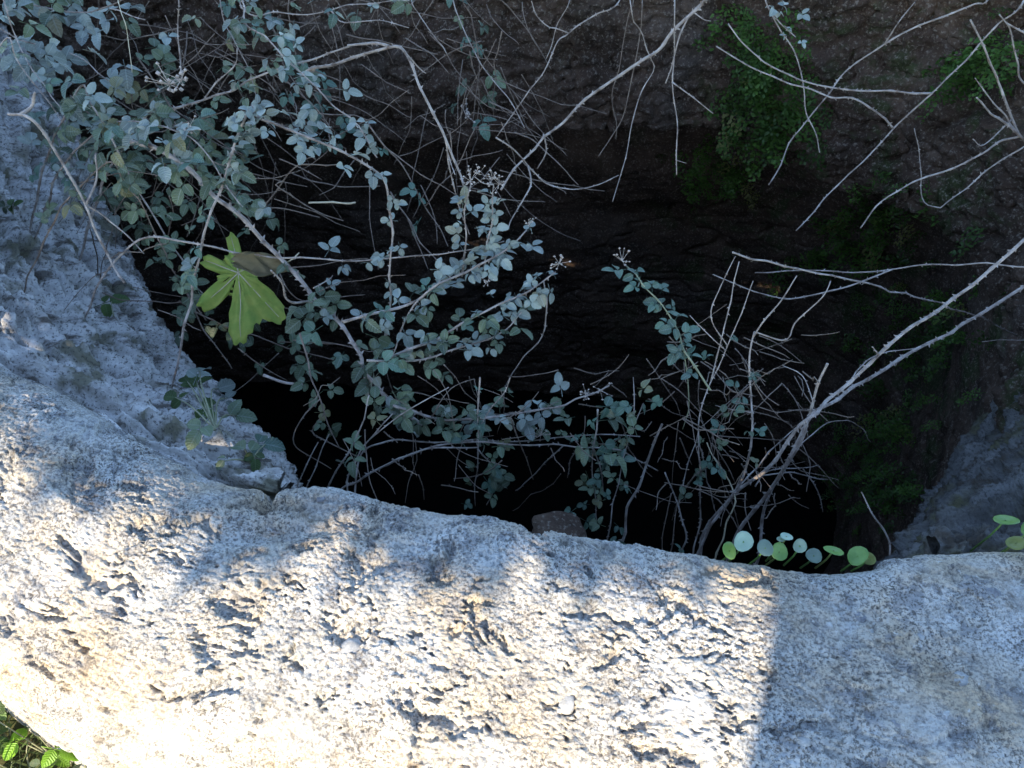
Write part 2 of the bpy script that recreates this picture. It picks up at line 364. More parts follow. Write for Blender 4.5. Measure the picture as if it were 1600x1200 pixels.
for _ in range(45): PEB.append((random.uniform(0, 1600), random.uniform(760, 1195), random.choice([4, 5, 6, 7, 9])))
cent = K[:, 70:360].reshape(-1, 3); cn = nk[:, 70:360].reshape(-1, 3)
for x, y, r in PEB:
    p = at_z(x, y, 0); i = int(np.argmin(((cent[:, :2]-p[:2])**2).sum(1)))
    if (cent[i, 0]-p[0])**2+(cent[i, 1]-p[1])**2 > .01**2 or cent[i, 2] < -.03: continue
    o = link('pebble', random.choice(pebs), kerb, cent[i]-cn[i]*r*.0005); q = r*.00095
    o.scale = (q*random.uniform(.9, 1.5), q, q); o.rotation_euler = (random.uniform(-.4, .4), random.uniform(-.4, .4), random.uniform(0, 6.3))

# ------------------------------------------------------------------ rock ledges inside the mouth
def ledge(name, pairs, label, mat, zdrop=-1.05, n=520, m=260, seed=90, out=.05):
    kp = catmull([at_z(a[0], a[1], a[2]) for a, b in pairs], n); lp = catmull([at_z(b[0], b[1], b[2]) for a, b in pairs], n)
    t = np.linspace(0, 1, m)[None, :, None]; top = .5
    a = np.clip(t/top, 0, 1); d = np.clip((t-top)/(1-top), 0, 1)
    P = kp[:, None]*(1-a)+lp[:, None]*a
    P[..., 2] += .045*np.sin(a[..., 0]*math.pi)
    P[..., 2] = P[..., 2]-(.35*d[..., 0]+.65*d[..., 0]**1.8)*(P[..., 2]-zdrop)
    back = (kp-lp)[:, None]*np.array([1, 1, 0]); back /= np.linalg.norm(back, axis=-1, keepdims=True)+1e-9
    wide = np.clip(np.linalg.norm((kp-lp)[:, :2], axis=1)/.35, 0, 1)[:, None, None]**1.5
    P = P-back*.07*wide*np.sin(np.clip(d*2.6, 0, 1)*math.pi/2)+back*(d**3)*out
    nn = normals(P); 
    if nn[n//2, 20, 2] < 0: nn = -nn
    L = np.r_[0, np.cumsum(np.linalg.norm(np.diff(lp, axis=0), axis=1))][:, None]+np.zeros((1, m))
    S = np.linalg.norm(np.diff(P, axis=1, prepend=P[:, :1]), axis=-1).cumsum(1)
    Q = np.stack([L*.55, S*1.5, L*0], -1); wq = Q+.03*np.stack([noise(Q*9, seed), noise(Q*9, seed+1), L*0], -1)
    hh = .038*fbm(Q*5, 3, seed+2)+.034*fbm(Q*16, 4, seed+3, .6)+.014*fbm(Q*45, 3, seed+4, .6)-.03*sstep(.08, .3, fbm(wq*np.array([9, 17, 1]), 3, seed+8))
    f1, f2, cid = worley(wq*np.array([11, 12, 1]), seed+5); hh += .028*sstep(.0, .22, f2-f1)*(cid-.25)
    cr = np.abs(noise(wq*np.array([3.2, 9, 1]), seed+6)); hh -= .022*sstep(.07, 0, cr)
    hh += .003*fbm(np.stack([L, S, L*0], -1)*110, 2, seed+7)
    hh *= np.minimum(1, .1+a[..., 0]*2.2)
    P = P+nn*hh[..., None]
    o = link(name, grid_mesh(name, P, mat)); tag(o, label, 'rock'); return o, P
led, LED = ledge('rock_ledge', [((440, 800, -.12), (452, 760, -.16)), ((335, 785, -.11), (345, 655, -.28)), ((200, 715, -.10), (250, 562, -.32)), ((60, 635, -.10), (178, 460, -.34)), ((-80, 555, -.07), (122, 368, -.33)),
     ((-220, 350, .0), (84, 282, -.30)), ((-330, 180, .05), (55, 190, -.25)), ((-400, 0, .10), (5, 85, -.2)), ((-420, -150, .14), (-40, -40, -.1))],
     'rough grey fissured rock sloping into the well along its left side', M['ledge'])
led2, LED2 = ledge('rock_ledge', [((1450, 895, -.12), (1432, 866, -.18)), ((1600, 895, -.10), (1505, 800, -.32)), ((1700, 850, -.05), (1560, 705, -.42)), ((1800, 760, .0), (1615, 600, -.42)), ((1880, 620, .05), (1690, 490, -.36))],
     'grey rock face coloured paler as if skylit, lower right corner just behind the kerb', M['skylit_rock'], seed=120, n=260, m=160)

# stones of the lining that stand out of the wall
stones = [rock_mesh('wall_stone', M['wallstone'], 200+i, .62) for i in range(9)]
cnt = 0
SN = normals(SHAFT, True)
tried = 0
while cnt < 230 and tried < 6000:
    tried += 1
    if tried % 3: u = random.uniform(0, 1); i = int(random.uniform(.36, .66)*NU)
    else: i = int(random.uniform(.28, .9)*NU)
    z = random.uniform(-.5, .14); j = int((.16-z)/(2.46)*(NV-1))
    p = SHAFT[i, j]
    d = p-np.array([0, 0, CAM_Z]); fz = d[1]*math.cos(PITCH)-d[2]*math.sin(PITCH); uy = d[1]*math.sin(PITCH)+d[2]*math.cos(PITCH)
    px, py = 800+F*d[0]/fz, 600-F*uy/fz
    if not (-20 < px < 1620 and -20 < py < 800) or p[1] < 1.05: continue
    o = link('wall_stone', random.choice(stones), shaft)
    n = Vector((*nin[i], .0)); q = n.to_track_quat('Z', 'Y'); o.location = Vector(p)-n*.012
    o.rotation_mode = 'QUATERNION'; o.rotation_quaternion = q @ Euler((random.uniform(-.2, .2), random.uniform(-.2, .2), random.uniform(-.25, .25))).to_quaternion()
    sx = random.uniform(.016, .042); o.scale = (sx, sx*random.uniform(.45, .75), sx*random.uniform(.5, .8)); cnt += 1

hump = link('loose_stone', rock_mesh('loose_stone', M['shaft'], 260, .7, 4), None, Vector(at_z(873, 835, -.18))); hump.scale = (.050, .045, .026); hump.rotation_euler = (.1, .15, .3)
tag(hump, 'dark rounded stone showing just behind the kerb, below the level canes', 'stone')
# ------------------------------------------------------------------ unseen tree added behind the camera, shaped to shade the well
def build_shade_tree():
    root = link('added_shade_tree', None, None, (0, 0, 0)); tag(root, 'unseen tree with a thick trunk and dense crown, added to shade the well', 'tree')
    # trunk: its left flank throws the edge of shade across the kerb
    def limb(pts, rads, name, seed, seg=20):
        c = catmull(pts, 40); rr = np.interp(np.linspace(0, 1, 40), np.linspace(0, 1, len(rads)), rads); a = np.linspace(0, 2*math.pi, seg, endpoint=False)
        G = np.zeros((seg, 40, 3))
        for k in range(seg):
            G[k, :, 0] = c[:, 0]+np.cos(a[k])*rr; G[k, :, 1] = c[:, 1]+np.sin(a[k])*rr; G[k, :, 2] = c[:, 2]
        G[..., :2] += (noise(G*3.5, seed)*rr[None]*.22)[..., None]*np.stack([np.cos(a), np.sin(a)], -1)[:, None]
        return link(name, grid_mesh(name, G, M['bark'], True), root)
    TX, TY = -.24, -2.0
    limb([(TX-.12, TY, -.5), (TX-.10, TY, .4), (TX-.07, TY, 1.2), (TX+.03, TY, 1.75), (TX+.05, TY-.05, 2.1)], [.42, .35, .34, .33, .30], 'trunk', 300)
    for k, (dx, dy, dz) in enumerate([(-1.6, -.3, 1.4), (1.3, -.2, 1.5), (-.6, .3, 1.9), (.5, -.8, 1.9)]):
        limb([(TX, TY, 1.95), (TX+dx*.45, TY+dy*.5, 2.2+dz*.35), (TX+dx, TY+dy, 2.0+dz)], [.2, .12, .04], 'limb', 310+k, 12)
    # crown: leaf-sized faces through a volume; its underside is cut away to let the low sun reach the kerb
    rng = np.random.default_rng(5); V = []; Fc = []
    tz = SUN.z/math.hypot(SUN.x, SUN.y)
    n = 0
    while n < 46000:
        x = rng.uniform(-4.6, 2.6); y = rng.uniform(-3.4, -1.3); z = rng.uniform(1.7, 5.0)
        e = ((x+.9)/3.7)**2+((z-3.3)/1.75)**2+((y+2.35)/1.1)**2
        if e > 1.25+.2*math.sin(x*5+y*3): continue
        d = y/SUN.y*math.hypot(SUN.x, SUN.y)*0
        # where this leaf's shade falls on the level of the kerb
        t = z/SUN.z; sx, sy = x-SUN.x*t, y-SUN.y*t
        if (sx < -2.2 or sx > 1.9 or sy > 3.2) and rng.random() < .8: continue
        if sx > -3.4 and sx < .46:
            am = np.interp(sx, [-.9, -.25, .0, .4], [.055, .05, .018, .014]); lim = np.interp(sx, LITX, LITY)
            if sy < lim+am*(math.sin(sx*23+1)-.9)+.4*am*(math.sin(sx*67+y*9)-.8)-abs(rng.normal(0, .010)): continue
        a = rng.normal(size=3); a /= np.linalg.norm(a); b = np.cross(a, rng.normal(size=3)); b /= np.linalg.norm(b)
        L, Wd = rng.uniform(.06, .10), rng.uniform(.028, .045)
        c = np.array([x, y, z]); k = len(V)
        V += [c-a*L, c+b*Wd, c+a*L, c-b*Wd]; Fc.append((k, k+1, k+2, k+3)); n += 1
    cr = link('crown', mesh('crown', V, Fc, M['tree_leaf'], False), root); cr['kind'] = 'stuff'
# inner limit of the sunlit strip of the kerb, along x
LITX = [-3.4, -1.2, -.86, -.6, -.38, -.2, .09, .35, .5]; LITY = [2.2, 1.2, .94, .785, .68, .625, .592, .562, .55]
build_shade_tree()
# ------------------------------------------------------------------ leaf shapes
ATT = {}
def blade(L, W, fold=.25, droop=.25, n=9, serr=.06, twist=0.0, base=.12):
    """one ovate toothed leaflet along +Y, folded a little on its midrib"""
    V = [(0, 0, 0)]; Fc = []
    for i in range(1, n):
        t = i/n; wd = W*.5*(math.sin(math.pi*t**.80)**.58)*(1+(serr if i % 2 else -serr))
        z = -droop*L*t*t; lift = fold*wd
        for sx in (-1, 0, 1): V.append((sx*wd, t*L, z+(lift if sx else 0)+twist*sx*wd*t))
    V.append((0, L, -droop*L))
    Fc += [(0, 2, 1), (0, 3, 2)]
    for i in range(n-2):
        a = 1+3*i; Fc += [(a, a+1, a+4, a+3), (a+1, a+2, a+5, a+4)]
    a = 1+3*(n-2); e = len(V)-1; Fc += [(a, a+1, e), (a+1, a+2, e)]
    A = [(0, 0, 1)]+[(sx, i/n, 1) for i in range(1, n) for sx in (-1, 0, 1)]+[(0, 1, 1)]
    ATT[len(ATT)] = 0
    return np.array(V, float), Fc, np.array(A, float)
def bar(p, q, r):
    p, q = np.array(p, float), np.array(q, float); d = q-p; d /= np.linalg.norm(d)+1e-9; a = np.cross(d, (.3, .2, .9)); a /= np.linalg.norm(a)+1e-9; b = np.cross(d, a)
    V = [p+r*(math.cos(k*2.094)*a+math.sin(k*2.094)*b) for k in range(3)]+[q+r*.7*(math.cos(k*2.094)*a+math.sin(k*2.094)*b) for k in range(3)]
    return np.array(V), [(0, 1, 4, 3), (1, 2, 5, 4), (2, 0, 3, 5)]
def merge(parts):
    V = []; Fc = []; k = 0
    for v, f in parts:
        V.append(v); Fc += [tuple(i+k for i in q) for q in f]; k += len(v)
    return np.vstack(V), Fc
def rotz(v, a): c, s = math.cos(a), math.sin(a); return v@np.array([[c, s, 0], [-s, c, 0], [0, 0, 1]])
def rotx(v, a): c, s = math.cos(a), math.sin(a); return v@np.array([[1, 0, 0], [0, c, s], [0, -s, c]])
def roty(v, a): c, s = math.cos(a), math.sin(a); return v@np.array([[c, 0, -s], [0, 1, 0], [s, 0, c]])
def trifoliate(k, n=3):
    r = random.Random(k); pt = .55; ps = []
    v, f = bar((0, 0, 0), (0, pt, .04), .022); ps.append((v, f))
    v, f, A = blade(1, r.uniform(.58, .76), r.uniform(.1, .6), r.uniform(.0, .5), twist=r.uniform(-.4, .4)); v = rotx(v, r.uniform(-.6, .4)); ps.append((v+(0, pt+.26, .03), f, A)); ps.append(bar((0, pt, .04), (0, pt+.28, .04), .018))
    for sg in (-1, 1):
        if n < 3 and sg > 0 and r.random() < .6: continue
        v, f, A = blade(r.uniform(.62, .9), r.uniform(.44, .62), r.uniform(.1, .6), r.uniform(.0, .5), twist=r.uniform(-.4, .4)); v = roty(rotx(v, r.uniform(-.6, .5)), r.uniform(-.5, .5))
        ps.append((rotz(v, sg*r.uniform(1.05, 1.6))+(-sg*.05, pt+.02, .03), f, A))
    V, Fc = merge([q[:2] for q in ps]); A = np.vstack([q[2] if len(q) > 2 else np.zeros((len(q[0]), 3)) for q in ps]); return V, Fc, A
def leaf_mesh(k, n, mat):
    V, Fc, A = trifoliate(k, n); m = mesh('leaf', V, Fc, mat); at = m.attributes.new('leafco', 'FLOAT_VECTOR', 'POINT'); at.data.foreach_set('vector', A.reshape(-1).astype(np.float32)); return m
TRI = {}
for mk in ('leaf', 'leaf_pale', 'leaf_teal', 'leaf_green', 'leaf_bright'):
    TRI[mk] = [leaf_mesh(500+i, 3 if i < 7 else 2, M[mk]) for i in range(10)]
def put_leaf(parent, base, p, fwd, up, size, mk, name='leaf'):
    """size: metres per leaf unit; p world; base: world origin of the parent"""
    f = Vector(fwd).normalized(); u = Vector(up); x = f.cross(u).normalized(); u = x.cross(f).normalized()
    o = link(name, random.choice(TRI[mk]), parent); m = Matrix((x, f, u)).transposed().to_4x4()
    o.matrix_local = Matrix.Translation(Vector(p)-Vector(base)) @ m @ Matrix.Scale(size, 4); return o

# ------------------------------------------------------------------ canes
def tube(c, rad, seg=6):
    n = len(c); t = np.gradient(c, axis=0); t /= np.linalg.norm(t, axis=1, keepdims=True)+1e-12
    ref = np.array([.31, .17, .93]); a = np.cross(t, ref); a /= np.linalg.norm(a, axis=1, keepdims=True)+1e-9; b = np.cross(t, a)
    V = np.concatenate([(c+rad[:, None]*(math.cos(k*2*math.pi/seg)*a+math.sin(k*2*math.pi/seg)*b))[:, None] for k in range(seg)], 1).reshape(-1, 3)
    Fc = [(i*seg+k, i*seg+(k+1) % seg, (i+1)*seg+(k+1) % seg, (i+1)*seg+k) for i in range(n-1) for k in range(seg)]
    Fc += [tuple(range(seg))[::-1], tuple(range((n-1)*seg, n*seg))]
    return V, Fc
def line3(pts, Y, extra=None):
    Ys = np.interp(np.linspace(0, 1, len(pts)), np.linspace(0, 1, len(Y)), Y)
    P = [at_y(x, y, yy) for (x, y), yy in zip(pts, Ys)]
    if extra: P = extra+P
    return np.array(P)
def stem_curve(P, seed, wob=.0022):
    L = np.linalg.norm(np.diff(P, axis=0), axis=1).sum(); n = max(8, int(L/.009)); c = catmull(P, n)
    s = np.linspace(0, L, n); r = np.random.default_rng(seed)
    nodes_at = np.arange(0, L+.05, .045)+r.uniform(-.008, .008, len(np.arange(0, L+.05, .045)))
    zig = r.normal(0, wob, (len(nodes_at), 3)); zig[0] = 0
    for k in range(3): c[:, k] += np.interp(s, nodes_at, zig[:, k])
    sw = np.exp(-((s[:, None]-nodes_at[None])/.004)**2).max(1)
    return c, 1+.3*sw
def thorns_mesh(c, rad, r, dens, big):
    V = []; Fc = []; L = np.linalg.norm(np.diff(c, axis=0), axis=1).sum(); n = int(L/dens)
    for _ in range(n):
        i = r.randrange(2, len(c)-2); t = c[i+1]-c[i-1]; t /= np.linalg.norm(t)+1e-9
        d = np.cross(t, np.array([r.gauss(0, 1), r.gauss(0, 1), r.gauss(0, 1)])); d /= np.linalg.norm(d)+1e-9
        h = (rad[i]*1.2+.0017)*r.uniform(.7, 1.4)*big; w_ = rad[i]*.45+.0005; e = np.cross(t, d)
        k = len(V); p = c[i]+d*rad[i]*.8
        V += [p+t*w_*1.5, p-t*w_*1.5, p+e*w_, p-e*w_, p+d*h-t*h*.5]; Fc += [(k, k+2, k+4), (k+2, k+1, k+4), (k+1, k+3, k+4), (k+3, k, k+4)]
    return V, Fc
def bud_cluster(parent, base, p, s, seed):
    r = random.Random(seed); ps = []
    for _ in range(r.randint(9, 16)):
        q = np.array([r.gauss(0, 1), r.gauss(0, 1), r.gauss(.4, .8)])*s*.55; ps.append(bar((0, 0, 0), q, s*.03))
        o = np.array([(1, 0, 0), (-1, 0, 0), (0, 1, 0), (0, -1, 0), (0, 0, 1), (0, 0, -1)], float)*s*r.uniform(.10, .19)+q
        ps.append((o, [(0, 2, 4), (2, 1, 4), (1, 3, 4), (3, 0, 4), (2, 0, 5), (1, 2, 5), (3, 1, 5), (0, 3, 5)]))
    V, Fc = merge(ps); o = link('bud_cluster', mesh('bud_cluster', V, Fc, M['bud']), parent, Vector(p)-Vector(base)); o['kind'] = 'stuff'
CN = [0]
LEDP = LED[::6, ::6].reshape(-1, 3); SHAFTP = SHAFT[::6, ::6].reshape(-1, 3); SHAFTP = SHAFTP[(SHAFTP[:, 0] > .9) & (SHAFTP[:, 1] > .9)]
def nearest(S, a): return S[int(np.argmin(((S-a)**2).sum(1)))].copy()
def leafy(parent, base, c, specs, r):
    for (t0, t1, n, size, spread, mk) in specs:
        n = int(n*1.45+.5)
        for k in range(n):
            t = t0+(t1-t0)*(k+.5+r.uniform(-.35, .35))/n; i = int(np.clip(t, 0, 1)*(len(c)-1)); i2 = min(i+1, len(c)-1); i1 = max(i-1, 0)
            tg = c[i2]-c[i1]; tg /= np.linalg.norm(tg)+1e-9; m = pxm(c[i])
            side = np.cross(tg, (0, 0, 1)); side /= np.linalg.norm(side)+1e-9; side *= (1 if k % 2 else -1)
            f = side*r.uniform(.5, 1.2)+tg*r.uniform(-.1, .8)+np.array([r.gauss(0, .3), r.gauss(0, .3), r.uniform(-.35, .25)])
            up = np.array([r.gauss(0, .38), -.35+r.gauss(0, .38), 1.0])
            p = c[i]+(np.array([r.gauss(0, 1), r.gauss(0, 1), r.gauss(0, .7)])*spread*m if spread else 0)
            mm = mk if isinstance(mk, str) else r.choice(mk)
            put_leaf(parent, base, p, f, up, size*m*r.uniform(.5, .98), mm)
def cane(label, w, Y, pts, root=None, leaves=(), shoots=(), mat='cane', buds=(), thorn=1.0, taper=.5, name='bramble_cane', group='bramble canes growing in the well', cat='bramble'):
    CN[0] += 1; sd = CN[0]*31; r = random.Random(sd)
    P = line3(pts, Y); ex = []; w *= .66
    if root == 'near': a = P[0]; ex = [np.array([a[0]-.02, min(a[1]-.05, .68), a[2]-.28]), np.array([a[0]-.01, min(a[1]-.02, .72), a[2]-.10])]
    if root == 'top': a = P[0]; b = at_y(pts[0][0]+(pts[0][0]-pts[1][0])*.8, -95, 2.52); b[2] = .10; mid = (a+b)/2+np.array([0, 0, .03]); ex = [b, mid]
    if root == 'right': a = P[0]; b = nearest(SHAFTP, a+np.array([.12, .1, -.05])); ex = [b, (a+b)/2+np.array([0, 0, .03])]
    if root == 'left': a = P[0]; b = nearest(LEDP, a+np.array([-.1, .06, -.1])); ex = [b, (a+b)/2+np.array([0, 0, .03])]
    if ex: P = np.vstack([ex, P])
    base = P[0].copy(); o = link(name, None, None, base); tag(o, label, cat, group)
    c, sw = stem_curve(P, sd); n = len(c); rad = w*.5*np.array([pxm(q) for q in c])*np.linspace(1, taper, n)*sw*(np.interp(np.linspace(0, 1, n), [0, .15], [.7, 1]) if ex else 1)
    link('stem', mesh('stem', tube(c-base, rad)[0], tube(c-base, rad)[1], M[mat]), o)
    V, Fc = thorns_mesh(c-base, rad, r, .011 if w > 5 else .014, thorn) if thorn else ([], [])
    n0 = len(ex)/max(1, len(P)-1)            # leaf positions count from the first traced point
    i0 = int(n0*(n-1)*.9); leafy(o, base, c[i0:], leaves, r)
    for k, sh in enumerate(shoots):
        sw_, sY, spts = sh[:3]; sw_ *= .70; Ps = line3(spts, sY); i = int(np.argmin(((c-Ps[0])**2).sum(1)))
        if np.linalg.norm(c[i]-Ps[0]) < .12: Ps = np.vstack([c[i], Ps[1:]]) if len(Ps) > 2 or np.linalg.norm(c[i]-Ps[0]) < .06 else Ps
        cs, ss = stem_curve(Ps, sd+k+1); rs = sw_*.5*np.array([pxm(q) for q in cs])*np.linspace(1, .6, len(cs))*ss
        so_ = link('side_shoot', mesh('side_shoot', *tube(cs-base, rs, 5), M[mat]), o)
        v2, f2 = thorns_mesh(cs-base, rs, r, .016, thorn) if thorn else ([], [])
        kk = len(V); V += v2; Fc += [tuple(i_+kk for i_ in q) for q in f2]
        if len(sh) > 3: leafy(so_, base, cs, sh[3], r)
    if V: tt = link('thorns', mesh('thorns', V, Fc, M[mat], False), o); tt['kind'] = 'stuff'
    for (bx, by, bs) in buds:
        i = int(np.argmin([(lambda d: (d[0]/d[1]-bx)**2)((F*q[0]/((q[1])*math.cos(PITCH)-(q[2]-CAM_Z)*math.sin(PITCH))+800, 1.0))+((600-F*(q[1]*math.sin(PITCH)+(q[2]-CAM_Z)*math.cos(PITCH))/(q[1]*math.cos(PITCH)-(q[2]-CAM_Z)*math.sin(PITCH)))-by)**2 for q in c]))
        bud_cluster(o, base, at_y(bx, by, c[i][1]), bs*pxm(c[i]), sd+bx)
    return o
LP, LF, LT = 'leaf_pale', 'leaf', 'leaf_teal'
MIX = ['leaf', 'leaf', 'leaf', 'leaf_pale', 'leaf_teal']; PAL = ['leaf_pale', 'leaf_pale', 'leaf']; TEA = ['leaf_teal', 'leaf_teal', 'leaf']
# --- right: the two long canes and what crosses them
cane('long bare thorny cane rising to the right edge, upper of the close pair', 9, (.76, .80, .95, 1.15), [(1105, 826), (1150, 770), (1200, 732), (1260, 657), (1300, 622), (1370, 555), (1430, 508), (1480, 475), (1570, 402), (1640, 335)], 'near', taper=.85, thorn=.8,
     shoots=[(3.5, (.93, 1.0), [(1300, 580), (1360, 560), (1430, 543)]), (4, (.9, .88), [(1367, 556), (1362, 545)])])
cane('long bare thorny cane rising to the right edge, lower of the close pair', 9, (.76, .84, 1.0, 1.18), [(1150, 836), (1200, 773), (1243, 697), (1267, 650), (1303, 627), (1343, 600), (1383, 575), (1433, 547), (1500, 510), (1560, 473), (1650, 420)], 'near', taper=.85, thorn=.8)
cane('short upright thorny stub crossing the foot of the paired canes', 8, (.80, .84), [(1195, 790), (1250, 690), (1262, 655), (1280, 600), (1295, 566)], 'near', taper=.7,
     shoots=[(3, (.86, .9), [(1283, 603), (1255, 585), (1227, 570)]), (2.5, (.86, .95), [(1253, 690), (1283, 667), (1317, 658), (1343, 663), (1360, 690)])])
cane('pale upright cane with forked top amid thin twigs right of centre', 8, (.74, .80, .9), [(1105, 828), (1127, 797), (1160, 747), (1170, 713), (1175, 660), (1172, 620), (1170, 560), (1177, 520)], 'near', leaves=[(.55, .9, 3, 20, 6, TEA)], thorn=.8,
     shoots=[(4, (.88, .95), [(1177, 523), (1195, 500), (1225, 465), (1245, 430)]), (4, (.88, .95), [(1195, 510), (1230, 530), (1250, 500), (1290, 455), (1300, 435)]), (3, (.82, .9), [(1173, 640), (1117, 633)]), (4, (.84, .95), [(1172, 723), (1220, 690), (1262, 655)])])
cane('thin bare cane slanting down right across both paired canes', 4.5, (1.05, 1.15, 1.3), [(1145, 394), (1200, 407), (1250, 420), (1310, 432), (1360, 443), (1420, 460), (1477, 475), (1523, 492), (1590, 527)], None, mat='cane', taper=.7)
cane('thin bare cane running level to the right edge below the ferns', 4, (1.15, 1.3), [(1640, 416), (1517, 413), (1450, 412), (1397, 420), (1333, 427), (1267, 422), (1180, 426)], 'right', taper=.7, shoots=[(4, (1.22, 1.15), [(1397, 421), (1350, 440), (1300, 457), (1233, 467), (1170, 452), (1115, 430)])])
cane('slender dark cane leaning right behind the forked pale cane', 4.5, (.78, .95), [(1095, 800), (1093, 700), (1093, 647), (1110, 600), (1137, 540), (1157, 490), (1177, 437)], 'near', mat='cane', leaves=[(.3, .95, 3, 15, 8, TEA)],
     shoots=[(3.5, (.86, .98), [(1110, 600), (1127, 540), (1140, 480), (1157, 407)]), (3, (.86, .95), [(1103, 540), (1113, 497), (1127, 450), (1150, 400)]), (3, (.80, .84), [(1093, 700), (1107, 753), (1120, 800)]), (3, (.84, .9), [(1157, 570), (1117, 533), (1077, 492)])])
cane('drooping cane with round teal leaves left of the thin twigs', 5, (.84, .95, 1.05), [(1110, 610), (1083, 570), (1067, 550), (1060, 523), (1040, 487), (1013, 453), (993, 427), (975, 415)], None, mat='cane_green', leaves=[(.15, 1.0, 13, 25, 5, 'leaf_teal')], buds=[(972, 408, 14)],
     shoots=[(3, (.9, .86), [(1067, 553), (1073, 593), (1073, 633), (1065, 670)])])
cane('thick bare stick leaning right just behind the kerb, right of centre', 7, (.74, .86), [(972, 845), (983, 800), (1000, 760), (1013, 720), (1034, 663)], 'near', taper=.8, thorn=1.2)
cane('thin leafy cane standing beside the thick leaning stick', 4, (.74, .88), [(955, 812), (967, 747), (983, 690), (1005, 633)], 'near', leaves=[(.1, .95, 9, 20, 10, TEA)], shoots=[(3, (.82, .9), [(990, 660), (987, 590)], [(.1, .7, 4, 22, 10, TEA)])])
cane('short bare stick leaning left just behind the kerb, below the drooping leaves', 6, (.74, .82), [(1070, 838), (1057, 783), (1040, 737)], 'near', shoots=[(3, (.78, .85), [(1060, 790), (1073, 733), (1090, 673)])], leaves=[(.0, .3, 2, 24, 8, TEA)])
cane('thin bare stick slanting left between the kerb and the forked cane', 5, (.75, .84), [(1142, 800), (1140, 763), (1124, 728), (1107, 693)], 'near', mat='dry', thorn=.5)
cane('bare twig cross lying low at the foot of the paired canes', 3.5, (.8, .9), [(1180, 760), (1200, 737), (1240, 731), (1280, 727)], None, shoots=[(3.5, (.82, .88), [(1205, 737), (1237, 737), (1270, 747), (1293, 750)]), (3, (.85, .85), [(1270, 747), (1278, 775), (1284, 802)])])
cane('single bare twig standing up from the kerb beside the round leaves', 5, (.60, .66), [(1390, 868), (1389, 846), (1367, 805), (1350, 768)], None, thorn=.6, taper=.6)
cane('short bare twig reaching in from the right edge, below middle', 3.5, (1.2, 1.2), [(1640, 530), (1600, 532), (1566, 531), (1533, 535)], 'right', thorn=.6)
cane('curling brown twigs knotted round the slender dark cane', 3, (.78, .86), [(1060, 785), (1085, 745), (1110, 720), (1133, 650), (1180, 597), (1240, 560)], 'near', mat='cane_dark', leaves=[(.3, .9, 8, 20, 14, ['leaf', 'leaf_teal'])],
     shoots=[(2.5, (.82, .86), [(1115, 645), (1160, 644), (1200, 650), (1232, 658)]), (2.5, (.84, .86), [(1182, 600), (1205, 640), (1235, 665), (1243, 697)]), (2.5, (.82, .86), [(1175, 640), (1210, 640), (1262, 640)]), (2.5, (.83, .86), [(1145, 678), (1185, 684), (1240, 684)])])
# --- top right
cane('long bare cane slanting down left from the top right, ending at the fern', 6, (1.75, 1.75, 1.6), [(1545, -5), (1520, 7), (1440, 38), (1393, 63), (1343, 98), (1320, 117), (1293, 150), (1267, 180), (1237, 220), (1217, 260), (1200, 288)], 'top', shoots=[(3.5, (1.7, 1.75), [(1380, 60), (1400, 40), (1430, 3)])])
cane('long bare cane slanting down left with two arching side shoots', 6, (1.7, 1.6, 1.45), [(1600, 2), (1560, 37), (1527, 77), (1490, 113), (1460, 143), (1407, 193), (1373, 227), (1333, 267), (1290, 307), (1267, 337), (1243, 362)], 'top',
     shoots=[(4.5, (1.6, 1.7), [(1460, 140), (1400, 143), (1340, 142), (1300, 137), (1250, 127), (1200, 100), (1187, 90), (1160, 63), (1138, 35)]), (4.5, (1.58, 1.7), [(1403, 193), (1360, 165), (1327, 153), (1297, 150), (1243, 133), (1200, 117), (1167, 100), (1120, 73)])])
cane('bare cane hanging straight down over the fern from pale leaves', 5, (1.75, 1.6), [(1195, -8), (1210, 27), (1237, 77), (1250, 123), (1257, 167), (1272, 207), (1280, 238)], 'top', leaves=[(.0, .18, 5, 20, 14, LP)], shoots=[(3, (1.7, 1.7), [(1205, 20), (1225, 40), (1245, 60)], [(.1, 1, 5, 18, 12, LP)])])
cane('bare branching cane fanning leftward from the right edge near the top', 7, (1.5, 1.5), [(1640, 240), (1600, 215), (1583, 187), (1560, 133), (1540, 80), (1517, 30)], 'right', taper=.6, thorn=.7,
     shoots=[(6, (1.5, 1.42), [(1600, 216), (1575, 198), (1553, 180), (1525, 152)]), (4, (1.5, 1.5), [(1598, 205), (1575, 185), (1553, 167), (1525, 122)]), (5, (1.5, 1.42, 1.35), [(1596, 214), (1547, 230), (1490, 262), (1430, 285), (1377, 313), (1343, 357)]), (3.5, (1.46, 1.4), [(1553, 228), (1535, 226), (1520, 218)])])
cane('thick bare twig hooking up from the right edge near the top corner', 6, (1.6, 1.6), [(1645, 150), (1600, 127), (1590, 100), (1580, 60), (1563, 22)], 'right', thorn=.7, shoots=[(4, (1.6, 1.6), [(1590, 20), (1605, 50), (1625, 70)])])
cane('bare cane slanting down left from the right edge, lowest of the fan', 5.5, (1.5, 1.4), [(1640, 205), (1600, 227), (1560, 253), (1520, 283), (1490, 305), (1467, 323)], 'right', shoots=[(2.5, (1.4, 1.5), [(1467, 323), (1445, 318), (1437, 290), (1440, 240), (1430, 200)])])
